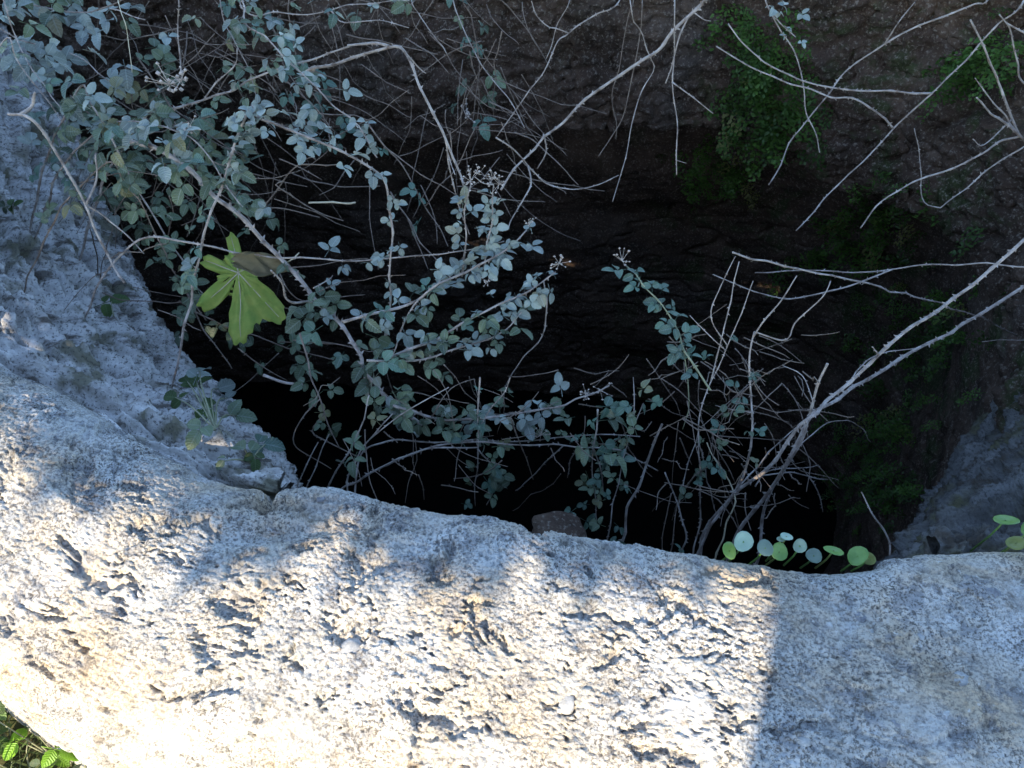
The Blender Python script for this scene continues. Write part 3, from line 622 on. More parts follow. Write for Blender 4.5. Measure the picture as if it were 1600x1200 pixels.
# --- top centre
cane('thick pale thorny cane slanting down left from the top centre', 13, (1.55, 1.5, 1.35), [(1112, -20), (1097, 3), (1080, 20), (1050, 50), (1030, 77), (1003, 95), (967, 118), (907, 163), (873, 197), (843, 223), (820, 247), (800, 270), (783, 293)], 'top', taper=.38, thorn=.85,
     shoots=[(4, (1.45, 1.42), [(850, 218), (851, 240), (841, 265)]), (4, (1.52, 1.5), [(1080, 22), (1057, 77), (1040, 130)]), (3, (1.53, 1.53), [(1086, 16), (1098, 30), (1108, 32)])])
cane('thin bare cane hanging straight down in front of the thick thorny cane', 5, (1.5, 1.35), [(1053, -10), (1052, 83), (1050, 130), (1057, 183), (1057, 220), (1057, 273)], 'top', thorn=.6, shoots=[(3.5, (1.42, 1.4), [(1053, 130), (1080, 153), (1113, 177)]), (2.5, (1.38, 1.38), [(1057, 245), (1072, 254)])])
cane('brown cane arching down left from the top, left of the thick thorny cane', 5, (1.7, 1.55), [(970, -5), (933, 22), (893, 50), (873, 63), (853, 103), (833, 137), (810, 170), (777, 213)], 'top', mat='cane', shoots=[(3, (1.65, 1.65), [(893, 50), (870, 47), (857, 45), (840, 25), (833, 0)])])
cane('slender twig crossing the arching brown cane near the top', 3.5, (1.8, 1.75), [(893, -5), (880, 20), (870, 37), (862, 65), (853, 92)], 'top', thorn=.6)
cane('bare hooked twig hanging down to the dark hollow under the thorny cane', 4, (1.6, 1.6, 1.45), [(983, -8), (1000, 50), (1017, 90), (1023, 110), (1003, 143), (987, 193), (977, 247), (958, 313)], 'top', thorn=.6)
cane('thin twig curving down left beneath the thick thorny cane, longer one', 3.5, (1.65, 1.5), [(1003, -8), (1000, 57), (987, 117), (973, 180), (955, 215), (937, 243)], 'top', thorn=.6, mat='cane_dark')
cane('thin dark twig hanging beneath the thick thorny cane, shorter one', 3, (1.75, 1.65), [(990, -5), (983, 17), (970, 90), (958, 150), (963, 193), (962, 220)], 'top', thorn=.6, mat='cane_dark')
cane('sagging thorny twig looping below the thick cane over the dark hollow', 4, (1.3, 1.4), [(775, 215), (800, 233), (827, 263), (853, 285), (890, 297), (933, 290), (967, 275)], None, thorn=.8, shoots=[(4, (1.32, 1.2), [(828, 264), (830, 285), (820, 307), (800, 343), (794, 360)])])
# --- centre left: the leafy brambles
cane('thick grey cane slanting down right past the yellow-green leaf, leafy below', 11, (1.32, 1.2, 1.02, .92), [(205, 222), (250, 236), (300, 268), (333, 307), (367, 330), (405, 368), (440, 407), (480, 449), (500, 477), (533, 507), (553, 535), (567, 557), (570, 577), (590, 607), (620, 637), (660, 662)], None, taper=.8,
     leaves=[(.0, .2, 5, 30, 10, MIX), (.42, .52, 2, 26, 8, LF), (.56, 1., 16, 32, 14, MIX)], thorn=1.0,
     shoots=[(6, (1.05, .98), [(455, 492), (452, 470), (440, 445), (425, 418)], [(.0, .3, 2, 34, 6, LF)]), (3, (1.0, 1.1), [(490, 450), (505, 440), (516, 431)])])
cane('leafy cane climbing right from the thick grey cane to a tip of round leaves', 7.5, (.98, 1.05, 1.12), [(536, 503), (583, 490), (640, 470), (677, 450), (720, 427), (767, 403), (800, 380), (822, 358)], None, taper=.5, leaves=[(.05, .45, 6, 30, 8, MIX), (.45, 1., 15, 25, 9, LP)], buds=[(826, 350, 10)],
     shoots=[(5, (1.05, .98), [(700, 423), (677, 450), (640, 490), (613, 553)], [(.2, .9, 5, 24, 8, PAL)])])
cane('leafy cane rising right to a budding tip in the dark centre', 7, (.92, .98, 1.05), [(606, 560), (647, 543), (677, 533), (717, 510), (757, 487), (800, 467), (835, 447), (868, 424)], None, taper=.45, leaves=[(.1, .6, 8, 27, 8, MIX), (.6, 1., 10, 22, 8, LP)], buds=[(874, 412, 14), (762, 440, 10)],
     shoots=[(3.5, (1.04, 1.0), [(853, 440), (853, 493), (847, 523), (817, 560), (797, 590), (782, 640)])])
cane('leafy cane bending right just below the budding one', 6, (.90, .95, 1.0), [(573, 563), (633, 563), (677, 558), (707, 547), (747, 533), (793, 513), (815, 488)], None, leaves=[(.0, .5, 8, 32, 12, MIX), (.5, 1, 10, 25, 9, PAL)])
cane('upright white cane hung with round pale leaves left of centre', 6.5, (1.22, 1.15, 1.05), [(385, 178), (400, 183), (440, 197), (483, 215), (533, 237), (573, 257), (600, 283), (610, 333), (613, 383), (613, 400), (610, 460), (600, 540)], 'left', taper=.7,
     leaves=[(.02, .38, 11, 26, 10, MIX), (.3, .55, 22, 24, 16, LP), (.55, .95, 11, 24, 8, LP)])
cane('upright leafy shoot with dried buds, right of the white leafy cane', 5, (1.12, 1.15), [(722, 432), (728, 383), (730, 350), (732, 317), (735, 292)], None, leaves=[(.0, .95, 9, 22, 6, LP)], buds=[(735, 283, 15), (748, 272, 10)])
cane('tall leafy shoot with dried buds on top, under the thick thorny cane', 5, (1.1, 1.15), [(757, 420), (760, 393), (768, 333), (771, 290)], None, leaves=[(.0, .95, 10, 22, 6, LP)], buds=[(770, 280, 14), (780, 288, 12)], shoots=[(3, (1.14, 1.14), [(771, 290), (755, 285), (742, 274)])])
cane('level leafy cane with a pale dry tip low in the middle', 7, (.86, .88, .9), [(615, 634), (633, 640), (673, 650), (733, 655), (800, 650), (843, 640), (883, 633), (900, 623), (933, 613), (955, 605)], None, taper=.5, leaves=[(.0, .3, 8, 32, 10, LF), (.3, .8, 16, 26, 10, PAL)], buds=[(915, 615, 12), (938, 610, 12)])
cane('level bare cane low in the middle, upper of two', 5, (.84, .86, .9), [(560, 720), (600, 694), (653, 692), (747, 690), (800, 686), (867, 684), (900, 682), (967, 678), (1000, 682)], 'near', thorn=.8, leaves=[(.55, .9, 4, 22, 8, LF)], buds=[(845, 680, 16)])
cane('level bare cane low in the middle, lower one ending reddish brown', 6, (.80, .83, .88), [(530, 775), (560, 753), (600, 727), (647, 707), (700, 695), (750, 692), (800, 694), (867, 696), (933, 698), (960, 704), (1000, 720), (1030, 737)], 'near', mat='cane', leaves=[(.7, .9, 3, 24, 10, TEA)], shoots=[(5, (.8, .82), [(587, 737), (633, 713), (667, 700), (747, 698)]), (3, (.85, .9), [(905, 698), (892, 722), (887, 745)]), (3, (.84, .9), [(880, 697), (850, 725), (815, 760), (803, 768)])])
cane('hanging leafy twig below the level canes, left one', 4, (.84, .80), [(750, 590), (748, 640), (747, 693), (745, 740), (743, 790)], None, leaves=[(.1, .95, 9, 22, 12, ['leaf', 'leaf_teal'])], shoots=[(3.5, (.82, .8), [(787, 700), (775, 740), (760, 785)], [(.1, .9, 6, 20, 10, LF)]), (3, (.84, .84), [(770, 660), (785, 620), (797, 590)])])
cane('hanging leafy twig below the level canes, right one', 4, (.84, .78), [(934, 640), (931, 690), (928, 740), (930, 780), (934, 815)], None, leaves=[(.02, .35, 6, 34, 12, ['leaf', 'leaf_teal']), (.4, .98, 7, 25, 14, TEA)], shoots=[(3, (.82, .8), [(928, 700), (940, 740), (945, 770)], [(.2, 1, 3, 24, 5, TEA)])])
for k, (lb, pts, ww) in enumerate([('upright bare purple stick behind the kerb, taller of the crossing pair', [(505, 790), (523, 743), (550, 700), (567, 653), (580, 617)], 6), ('upright bare purple stick behind the kerb, shorter of the crossing pair', [(545, 770), (550, 727), (583, 677), (613, 647)], 6),
     ('short bare twig leaning right behind the kerb, leftmost', [(462, 770), (472, 737), (485, 712), (498, 690)], 4.5), ('short bare twig leaning right behind the kerb, beside the leftmost', [(478, 775), (487, 740), (500, 708), (515, 678)], 4.5)]):
    cane(lb, ww, (.78, .84), pts, 'near', thorn=.7, shoots=[(3, (.80, .84), [(560, 690), (640, 640), (700, 605)])] if k == 1 else [], leaves=[(.6, 1, 2, 26, 8, LF)] if k < 2 else [])
cane('brown bent cane descending below the yellow-green leaf', 5, (1.0, .85), [(468, 520), (480, 560), (488, 590), (500, 620), (512, 660), (530, 700)], None, mat='cane_dark', leaves=[(.3, .9, 5, 26, 10, LF)], shoots=[(4, (.9, .84), [(470, 653), (490, 675), (510, 690), (560, 716)]), (3, (.86, .84), [(425, 648), (455, 690), (520, 735)])])
cane('short pale broken stick lying left of the bent brown cane', 7, (.98, .95), [(412, 586), (440, 595), (474, 604)], None, thorn=0, mat='cane', taper=.9, name='broken_stick', cat='stick', group='loose sticks')
cane('pale purple cane running level behind the yellow-green leaf', 5.5, (1.2, 1.15, 1.12), [(225, 376), (280, 378), (355, 390), (422, 402), (480, 404), (550, 407), (590, 405), (647, 400), (700, 392), (750, 388), (790, 378)], 'left', thorn=.8, leaves=[(.55, .7, 2, 26, 6, LP)])
cane('very thin cane sagging under the pale purple level one', 3, (1.25, 1.2), [(433, 420), (470, 419), (500, 417), (540, 408), (575, 404)], None, thorn=.5, mat='cane_dark', shoots=[(3, (1.2, 1.2), [(433, 475), (470, 470), (530, 462), (571, 461)])])
# --- upper left
cane('pale bent cane dropping right from a white stub near the top', 8, (1.5, 1.35, 1.2), [(470, 118), (533, 97), (580, 80), (623, 75), (640, 95), (653, 127), (670, 163), (693, 213), (717, 267), (724, 290)], None, taper=.6, thorn=.8, shoots=[(8, (1.44, 1.44), [(628, 71), (590, 72), (547, 73)]), (4, (1.4, 1.38), [(645, 104), (655, 110), (665, 117)]), (4, (1.28, 1.2), [(695, 217), (707, 277), (720, 333), (730, 367)]), (3, (1.3, 1.2), [(693, 215), (702, 250), (712, 275)])])
cane('grey cane slanting down right through the leaves from the top left', 6, (1.6, 1.4, 1.25), [(380, 20), (400, 47), (423, 63), (460, 103), (500, 143), (533, 173), (560, 200), (590, 245)], 'top', leaves=[(.1, .7, 10, 26, 14, MIX), (.7, 1, 10, 26, 14, LP)])
cane('long purple cane rising right across the upper left leaves', 7, (1.5, 1.45), [(225, 185), (260, 172), (317, 157), (367, 137), (400, 123), (450, 103), (500, 90), (545, 73)], 'left', taper=.6, leaves=[(.0, .35, 8, 34, 14, MIX), (.5, .9, 8, 26, 12, MIX)], buds=[(265, 132, 26), (283, 125, 20)], shoots=[(4, (1.48, 1.5), [(317, 157), (340, 130), (368, 100), (370, 75)])])
cane('dry forked stick with pale broken ends on the left rock', 7, (1.32, 1.25, 1.15), [(13, 178), (47, 182), (77, 227), (103, 267), (133, 317), (150, 363), (175, 410), (195, 440)], None, thorn=.3, taper=.9, mat='cane', name='forked_stick', cat='stick', group='loose sticks', shoots=[(9, (1.32, 1.33), [(48, 182), (51, 165), (53, 143)]), (6, (1.25, 1.3), [(133, 317), (147, 290), (152, 267), (150, 237)]), (4, (1.25, 1.2), [(133, 320), (165, 338), (200, 370), (225, 395)])])
cane('slim grey twig above the forked stick at the left edge', 4.5, (1.6, 1.5), [(10, 60), (23, 88), (40, 115), (67, 150), (97, 190), (127, 223)], 'left', thorn=.4, leaves=[(.4, 1, 5, 30, 14, MIX)])
cane('straight grey cane slanting through the leftmost clump of leaves', 6, (1.5, 1.35, 1.25), [(128, 135), (140, 157), (160, 190), (190, 250), (215, 300), (240, 340), (287, 410), (300, 440), (337, 480)], 'left', thorn=.5, leaves=[(.0, .45, 13, 34, 18, MIX), (.5, 1, 10, 26, 12, LF)])
cane('bare twig hanging straight down from the top, left of the grey cane', 4.5, (1.7, 1.6), [(280, -10), (279, 30), (278, 67), (282, 100), (286, 125)], 'top', leaves=[(.0, .4, 4, 24, 14, MIX)])
cane('short pale twig with a bright green leaf near the top left', 3.5, (1.75, 1.65), [(190, 20), (197, 53), (203, 90), (208, 127)], 'top', mat='dry', thorn=0, leaves=[(.05, .3, 2, 22, 6, 'leaf_bright')])
cane('leafy cane sagging through the thickest upper left leaves', 5.5, (1.45, 1.3, 1.2), [(150, 205), (200, 190), (255, 200), (300, 215), (330, 250), (355, 290), (385, 330)], 'left', leaves=[(.0, 1, 26, 32, 18, MIX), (.4, .8, 7, 24, 14, LP)], buds=[(292, 205, 14)])
cane('leafy cane hanging down the edge of the left rock', 5, (1.3, 1.2), [(165, 255), (195, 285), (220, 320), (240, 365), (270, 420), (300, 470), (320, 500)], 'left', mat='cane_dark', leaves=[(.0, 1, 17, 27, 12, LF)], shoots=[(4, (1.2, 1.1), [(290, 465), (315, 505), (333, 533), (360, 575)])])
cane('leafy cane crossing the upper left corner, nearest the left edge', 5, (1.8, 1.65), [(-30, 40), (30, 60), (80, 75), (130, 95), (175, 130)], 'left', leaves=[(.0, 1, 20, 36, 26, LP)])
cane('leafy cane trailing along the very top of the left corner', 5, (2.0, 1.8), [(-20, -20), (50, 8), (110, 20), (170, 15), (230, 30)], 'left', leaves=[(.0, 1, 20, 34, 26, PAL)])
cane('leafy cane dropping from the top left corner onto the grey rock', 5, (1.75, 1.5), [(5, -10), (20, 50), (45, 100), (75, 140), (110, 185)], 'top', leaves=[(.0, 1, 18, 34, 24, PAL)])
cane('small-leaved cane hanging from the top edge, left of the white stub', 4, (1.85, 1.7), [(345, -10), (350, 30), (362, 60), (385, 100), (400, 150)], 'top', leaves=[(.0, 1, 10, 26, 14, TEA)])
cane('leafy cane lying along the top edge above the white stub', 4.5, (1.8, 1.7), [(380, 12), (430, 20), (480, 22), (540, 8), (600, 5), (640, 0)], 'top', leaves=[(.0, 1, 15, 26, 12, MIX)], shoots=[(3, (1.7, 1.65), [(500, 20), (540, 35), (590, 30), (640, 45)])])
cane('faded leafy cane hanging in the dark right of the white stub', 4, (2.0, 1.9), [(720, -10), (735, 30), (745, 70), (750, 110), (742, 150), (738, 190)], 'top', mat='cane_dark', leaves=[(.0, 1, 16, 26, 12, ['leaf', 'leaf_teal'])], buds=[(728, 180, 16)])
cane('thin bare cane curving down right from the top to the thorny cane', 4, (1.9, 1.6), [(708, -8), (720, 33), (740, 80), (767, 123), (797, 155), (820, 200)], 'top', thorn=.7)
cane('thin bare cane dropping in a hook left of the faded leafy cane', 4, (1.9, 1.8), [(640, -8), (655, 20), (670, 40), (682, 62), (697, 83)], 'top', thorn=.7)
cane('long brown cane slanting down right behind the pale bent one', 4, (1.6, 1.4), [(575, 190), (583, 207), (633, 267), (667, 327), (690, 360), (700, 386)], None, mat='cane_dark', shoots=[(3, (1.5, 1.4), [(600, 232), (650, 268), (715, 305)]), (3, (1.42, 1.5), [(667, 327), (690, 290), (715, 262), (743, 203)])], leaves=[(.2, .9, 3, 26, 14, 'leaf_teal')])
cane('second brown cane slanting down right close below the first', 4, (1.5, 1.25), [(610, 300), (640, 345), (660, 380), (690, 415), (700, 425)], None, mat='cane_dark', thorn=.6, shoots=[(3, (1.45, 1.35), [(640, 345), (655, 385), (668, 420)])])
cane('crossed bare twigs in the dark gap right of the yellow-green leaf', 4, (1.4, 1.35), [(400, 330), (430, 300), (450, 270), (480, 250), (492, 252)], None, mat='cane_dark', thorn=.6, shoots=[(3.5, (1.38, 1.35), [(405, 265), (430, 290), (470, 315), (535, 345)]), (3.5, (1.38, 1.4), [(398, 327), (420, 326), (460, 330), (500, 340)]), (3.5, (1.36, 1.4), [(450, 250), (500, 255), (530, 258)])])
cane('short pale straw stick in the dark gap above the level purple cane', 4.5, (1.4, 1.4), [(482, 317), (520, 317), (554, 315)], None, thorn=0, mat='dry', taper=.9, name='broken_stick', cat='stick', group='loose sticks')

for lb, pts, Yr, mk, n, sz in [('dim leafy cane deep behind the upper left leaves, nearest the rock', [(110, 150), (150, 190), (185, 240), (205, 300), (225, 360)], (1.7, 1.5), 'leaf', 22, 30),
     ('dim leafy cane deep behind the upper left leaves, under the dried buds', [(215, 90), (250, 140), (290, 185), (330, 220), (380, 240)], (1.8, 1.6), 'leaf', 24, 30),
     ('dim leafy cane hanging behind the grey slanting cane at upper left', [(420, 30), (440, 80), (480, 130), (505, 180), (520, 230)], (1.9, 1.7), 'leaf_teal', 18, 26),
     ('dim leafy cane trailing behind the sagging leafy one at left', [(230, 250), (280, 265), (330, 285), (370, 310), (395, 350)], (1.5, 1.35), 'leaf', 20, 28),
     ('dim leafy cane reaching under the yellow-green leaf', [(280, 470), (330, 500), (390, 525), (450, 545), (520, 560)], (1.3, 1.1), 'leaf', 14, 26)]:
    cane(lb, 4, Yr, pts, None, mat='cane_dark', leaves=[(0, 1, n, sz, 16, mk)])

# uncountable thin dead twigs behind the canes
def tangle():
    r = random.Random(77); ps = []
    for k in range(330):
        a = r.random()
        if a < .42: x, y = r.uniform(150, 820), r.uniform(-30, 300)
        elif a < .55: x, y = r.uniform(120, 480), r.uniform(150, 560)
        elif a < .80: x, y = r.uniform(1040, 1260), r.uniform(520, 780)
        else: x, y = r.uniform(520, 1080), r.uniform(560, 760)
        if a < .55: Yv = np.interp(y, [0, 500], [1.95, 1.15])+r.uniform(-.12, .12); Yv = min(Yv, 2.15)
        else: Yv = np.interp(y, [520, 780], [.98, .76])+r.uniform(-.04, .06)
        ang = r.choice([r.uniform(.3, 1.2), r.uniform(.3, 1.2), r.uniform(1.2, 1.9), r.uniform(-.5, .3), r.uniform(2., 2.9)]); L = r.uniform(40, 190)*(1 if a < .55 else .6)
        bend = r.uniform(-.35, .35); pts = []
        for s in np.linspace(0, 1, 5): pts.append((x+math.cos(ang+bend*s)*L*s, y+math.sin(ang+bend*s)*L*s))
        c, sw = stem_curve(line3(pts, (Yv, Yv-r.uniform(-.05, .15))), 9000+k, .003); rad = r.uniform(1.2, 2.4)*.5*np.array([pxm(q) for q in c])*np.linspace(1, .6, len(c))*sw
        ps.append(tube(c, rad, 4))
        tv, tf = thorns_mesh(c, rad, r, .022, .9)
        if tv: ps.append((np.array(tv), tf))
    V, Fc = merge(ps); o = link('dead_twigs', mesh('dead_twigs', V, Fc, M['cane_dark'])); tag(o, 'tangle of thin dead brown twigs behind the bramble canes', 'twigs', None, 'stuff')
tangle()

# ------------------------------------------------------------------ the fig leaf and the withered leaf caught in the canes
def fig_leaf():
    lobes = [(-.62, -.18, 58), (.0, 0, 0)]
    cpx, cpy = 374, 428
    L = [(math.atan2(66, 66), 98, .42), (math.atan2(100, 12), 108, .42), (math.atan2(46, -56), 80, .32), (math.atan2(-24, -58), 70, .34), (math.atan2(-64, -22), 72, .28), (math.atan2(80, 36), 80, .6), (math.atan2(-50, -44), 40, .5)]
    n = 150; th = np.linspace(-math.pi, math.pi, n, endpoint=False); rr = np.full(n, 34.)
    for a, l, wd in L:
        d = (th-a+math.pi) % (2*math.pi)-math.pi; rr = np.maximum(rr, l*np.exp(-(np.abs(d)/wd)**2.6))
    rr *= 1+.035*np.sin(th*46)+.03*np.sin(th*17+1)
    d = (th-math.atan2(-30, 60)+math.pi) % (2*math.pi)-math.pi; rr *= 1-.4*np.exp(-(d/.5)**2)
    V = []; Fc = []; m = 9; base = at_y(cpx, cpy, 1.22)
    ex = np.array([1, 0, 0.]); ey = np.array([0, -.90, -.43])      # hangs face-up, tipped towards the path of light
    ez = np.cross(ex, ey); ez = -ez if ez[2] < 0 else ez; k = pxm(base)
    for j in range(m+1):
        f = j/m
        for i in range(n):
            x = math.cos(th[i])*rr[i]*f; y = math.sin(th[i])*rr[i]*f
            z = -6*f*f+5*math.sin(th[i]*5)*f*f+ 3*math.sin(x*.08)+4*math.cos(y*.07)+2.2*math.sin(th[i]*21)*f+2*math.sin(x*.21+y*.17)
            V.append((ex*x+ey*y*1.06+ez*z)*k)
    for j in range(m):
        for i in range(n): i2 = (i+1) % n; Fc.append((j*n+i, j*n+i2, (j+1)*n+i2, (j+1)*n+i))
    # insect holes and tears
    hr = random.Random(3); kill = set()
    for _ in range(5):
        j0, i0 = hr.randrange(3, m-1), hr.randrange(n)
        for dj in range(hr.choice([1, 2])):
            for di in range(hr.choice([3, 4, 5])): kill.add((j0+dj)*n+(i0+di) % n)
    Fc = [f for q, f in enumerate(Fc) if q not in kill]
    root = link('fig_leaf', None, None, base); tag(root, 'large lobed yellow-green leaf with holes caught among the canes', 'leaf')
    Va = np.array(V); me = mesh('blade', V, Fc, M['fig']); bl = link('blade', me, root)
    so_ = bl.modifiers.new('thickness', 'SOLIDIFY'); so_.thickness = .0006
    for a, l, wd in L[:5]:
        pts = np.array([(ex*math.cos(a)*l*f*.92+ey*1.06*math.sin(a)*l*f*.92+ez*(-6*f*f+5*math.sin(a*5)*f*f+3*math.sin(math.cos(a)*l*f*.08)+4*math.cos(math.sin(a)*l*f*.07)+.6))*k for f in np.linspace(0, 1, 9)])
        link('vein', mesh('vein', *tube(pts, np.linspace(1.0, .35, 9)*k, 5), M['dry']), bl)
    link('leaf_stalk', mesh('leaf_stalk', *tube(np.array([ez*3*k, (ex*20-ey*12+ez*8)*k, (ex*40-ey*16+ez*2)*k]), np.array([1.6, 1.4, 1.2])*k, 6), M['dry']), root)
fig_leaf()
def withered():
    base = at_y(408, 412, 1.17); k = pxm(base); root = link('withered_leaf', None, None, base); tag(root, 'brown curled withered leaf beside the large yellow-green one', 'leaf')
    V = []; Fc = []; n, m = 18, 9
    for i in range(n):
        for j in range(m):
            s = i/(n-1); t = j/(m-1)-.5; wd = 36*math.sin(math.pi*min(1, s*.9+.08))**.6
            x = -42+84*s; a = t*3.4+.5*math.sin(s*7); V.append(np.array([x+4*math.sin(j*2.1), wd*.5*math.sin(a)+6*math.sin(s*9+j)*.3, wd*.35*(1-math.cos(a))+5*math.sin(s*13+j*1.9)])*k)
    for i in range(n-1):
        for j in range(m-1): a = i*m+j; Fc.append((a, a+1, a+m+1, a+m))
    o = link('blade', mesh('blade', V, Fc, M['fig_dry']), root); o.rotation_euler = (.9, .25, .1)
    link('leaf_stalk', mesh('leaf_stalk', *tube(np.array([(38, 0, 0), (52, 4, 8), (60, 12, 12)], float)*k, np.array([1.4, 1.2, 1.])*k, 5), M['dry']), root)
withered()

# ------------------------------------------------------------------ ferns on the far wall
def frond(k):
    r = random.Random(k); ps = []; n = 11
    pts = np.array([(0, t*1.0, .18*math.sin(t*2.2)-.55*t*t*r.uniform(.5, 1.2)) for t in np.linspace(0, 1, n)])
    ps.append(tube(pts, np.linspace(.012, .005, n), 3))
    for i in range(2, n):
        for sg in (-1, 1):
            l = .42*(1-i/n*.75)
            for q in range(3):
                p = pts[i]+np.array([sg*l*(q+.6)/3, .06*q, -.06*q*r.random()]); s = r.uniform(.035, .07)
                a = r.uniform(0, 6.28); tl = r.uniform(-.6, .6)
                V = np.array([(0, 0, 0), (s, s*.5, tl*s), (s*.5, s*1.3, tl*s), (-s*.5, s*1.3, -tl*s), (-s, s*.5, -tl*s)]); ps.append((rotz(V, a)+p, [(0, 1, 2), (0, 2, 3), (0, 3, 4)]))
    return merge(ps)
FR = [mesh('frond', *frond(700+i), M['fern']) for i in range(6)]
def wall_hit(px, py):
    """where a line of sight meets the wall of the shaft"""
    d = ray(px, py); d = d/np.linalg.norm(d); C = np.array([0, 0, CAM_Z]); Gf = SHAFT[::4, ::3]; rel = Gf-C; t = rel@d; dist = np.linalg.norm(rel-t[..., None]*d, axis=-1)
    ok = (Gf[..., 1] > 1.0) | (Gf[..., 0] > .95); dist = np.where(ok & (t > .5), dist, 9); i, j = np.unravel_index(np.argmin(dist), dist.shape); return Gf[i, j], nin[i*4]
def fern(label, spots, size):
    base = None; r = random.Random(hash(label) % 1000 if False else len(label)*7+len(spots)); root = None
    for (px, py, rx, ry, n) in spots:
        for _ in range(n):
            x, y = px+r.gauss(0, rx*1.25), py+r.gauss(0, ry*1.2); p, nn = wall_hit(x, y)
            if root is None: base = p.copy(); root = link('fern', None, None, base); tag(root, label, 'fern', 'ferns on the well wall')
            N3 = Vector((nn[0], nn[1], 0)); f = N3*r.uniform(.5, 1)+Vector((r.gauss(0, .6), 0, r.uniform(-.8, .35))); f.normalize(); u = (N3*.4+Vector((0, 0, 1))).normalized()
            xx = f.cross(u).normalized(); u = xx.cross(f).normalized(); o = link('frond', r.choice(FR), root)
            o.matrix_local = Matrix.Translation(Vector(p-base)) @ Matrix((xx, f, u)).transposed().to_4x4() @ Matrix.Scale(size*r.uniform(.7, 1.25), 4)
fern('dense fern draping the far wall at the top, right of centre', [(1205, 70, 28, 40, 30), (1190, 180, 26, 45, 34), (1215, 140, 20, 40, 18)], .10)
fern('low fern tuft on the wall lip over the dark hollow', [(1105, 255, 26, 16, 22), (1150, 265, 20, 14, 10)], .08)
fern('bright fern tuft at the top right behind the fanning cane', [(1535, 95, 16, 20, 14), (1570, 55, 18, 22, 12)], .09)
fern('dark fern patch on the wall below the long slanting canes', [(1300, 385, 34, 26, 22), (1370, 340, 26, 24, 12), (1410, 290, 20, 30, 10)], .09)
fern('dim fern patch low on the right wall behind the paired canes', [(1420, 500, 45, 50, 40), (1400, 620, 40, 50, 40), (1500, 430, 40, 50, 14)], .08)
fern('faint fern patch at the bottom of the right wall above the kerb', [(1370, 720, 35, 40, 34), (1390, 790, 30, 25, 20)], .08)

# ------------------------------------------------------------------ pennyworts, seedlings and weeds
def disc(k, cup=.28):
    r = random.Random(k); n = 30; V = [(0, 0, -cup*.5)]; Fc = []
    for j, f in enumerate((.35, .7, .92, 1.0)):
        for i in range(n):
            a = i*2*math.pi/n; q = f*(1+(.018*math.cos(a*11+k) if f > .8 else 0)+.04*math.sin(a*2+k)+.035*math.sin(a*3+k*2.3)*f); V.append((q*math.cos(a), q*math.sin(a), -cup*.5+cup*f*f*.8-(.1 if f == 1. else 0)))
    for i in range(n): Fc.append((0, 1+i, 1+(i+1) % n))
    for j in range(3):
        for i in range(n): a = 1+j*n+i; b = 1+j*n+(i+1) % n; Fc.append((a, a+n, b+n, b))
    return np.array(V), Fc
def pennywort(label, leaves):
    x0, y0, r0 = leaves[0][:3]; base = at_z(x0, y0+25, -.06); root = link('pennywort', None, None, base); tag(root, label, 'pennywort', 'pennyworts at the kerb edge')
    for k, (x, y, rp, tx, ty, mk, lift) in enumerate(leaves):
        p = at_z(x, y, -.022+lift); rp *= .82; s = rp*pxm(p)
        if lift > .1: p = at_z(x, y, lift-.1); s = rp*pxm(p)
        me = mesh('leaf', *disc(k+int(x)), M[mk]); o = link('leaf', me, root, Vector(p-base)); o.scale = (s, s, s*.9); o.rotation_euler = (tx, ty, k*1.3)
        q = p-base+np.array([0, 0, -.1*s]); foot = q+np.array([random.uniform(-.006, .006), .012, -.06-lift]); 
        link('leaf_stalk', mesh('leaf_stalk', *tube(np.array([foot, (foot+q)/2+(.003, 0, 0), q]), np.array([.0016, .0014, .0012]), 5), M['penny_green']), root)
pennywort('cluster of round pale green leaves on stalks at the kerb edge', [(1162, 846, 19, .55, .05, 'penny', .02), (1196, 856, 17, .3, -.1, 'penny', .015), (1229, 838, 12, .4, .1, 'penny', .03), (1221, 842, 9, .5, -.2, 'penny', .028), (1250, 853, 13, .7, .2, 'penny', .02), (1218, 862, 17, .6, 0, 'penny_green', .005), (1140, 860, 17, .5, -.2, 'penny_green', .005), (1272, 868, 15, -.1, .2, 'penny', .0)])
pennywort('pair of round green leaves seen edge-on at the kerb', [(1303, 860, 18, -.55, .15, 'penny_green', .015), (1340, 868, 20, -.6, -.1, 'penny_green', .01), (1358, 873, 12, -.5, .3, 'penny_green', .0)])
pennywort('round green leaves on tall stalks at the right edge', [(1572, 812, 22, -.6, -.1, 'penny_green', .05), (1588, 848, 17, -.55, .1, 'penny_green', .02), (1612, 826, 18, -.4, .2, 'penny_green', .04)])
def ledge_hit(px, py):
    d = ray(px, py); d = d/np.linalg.norm(d); C = np.array([0, 0, CAM_Z]); S = LED[::2, ::2].reshape(-1, 3); rel = S-C; t = rel@d; ds = np.linalg.norm(rel-t[:, None]*d, axis=1)
    ok = ds < max(.012, ds.min()*1.05); i = np.where(ok)[0][int(np.argmin(t[ok]))]; return S[i].copy()
def sprig(label, bx, by, bz, lv, name='bramble_seedling', cat='seedling'):
    base = ledge_hit(bx, by); root = link(name, None, None, base); tag(root, label, cat); ps = []
    for (x, y, dz, size, mk, rot) in lv:
        p = ledge_hit(x, y); v = np.array([0, 0, CAM_Z])-p; p = p+v*((dz+.015)/v[2]); d = p-base; mid = d*.5+np.array([0, 0, .25*np.linalg.norm(d)*.4]); 
        ps.append(tube(catmull(np.array([(0, 0, 0), mid, d]), 7), np.linspace(.0018, .001, 7), 5))
        f = np.array([math.cos(rot), math.sin(rot), .1]); put_leaf(root, base, p-f*size*pxm(p)*.9, f, (random.gauss(0, .25), -.25+random.gauss(0, .25), 1), size*pxm(p), mk)
    link('stem', mesh('stem', *merge(ps), M['cane_green']), root)
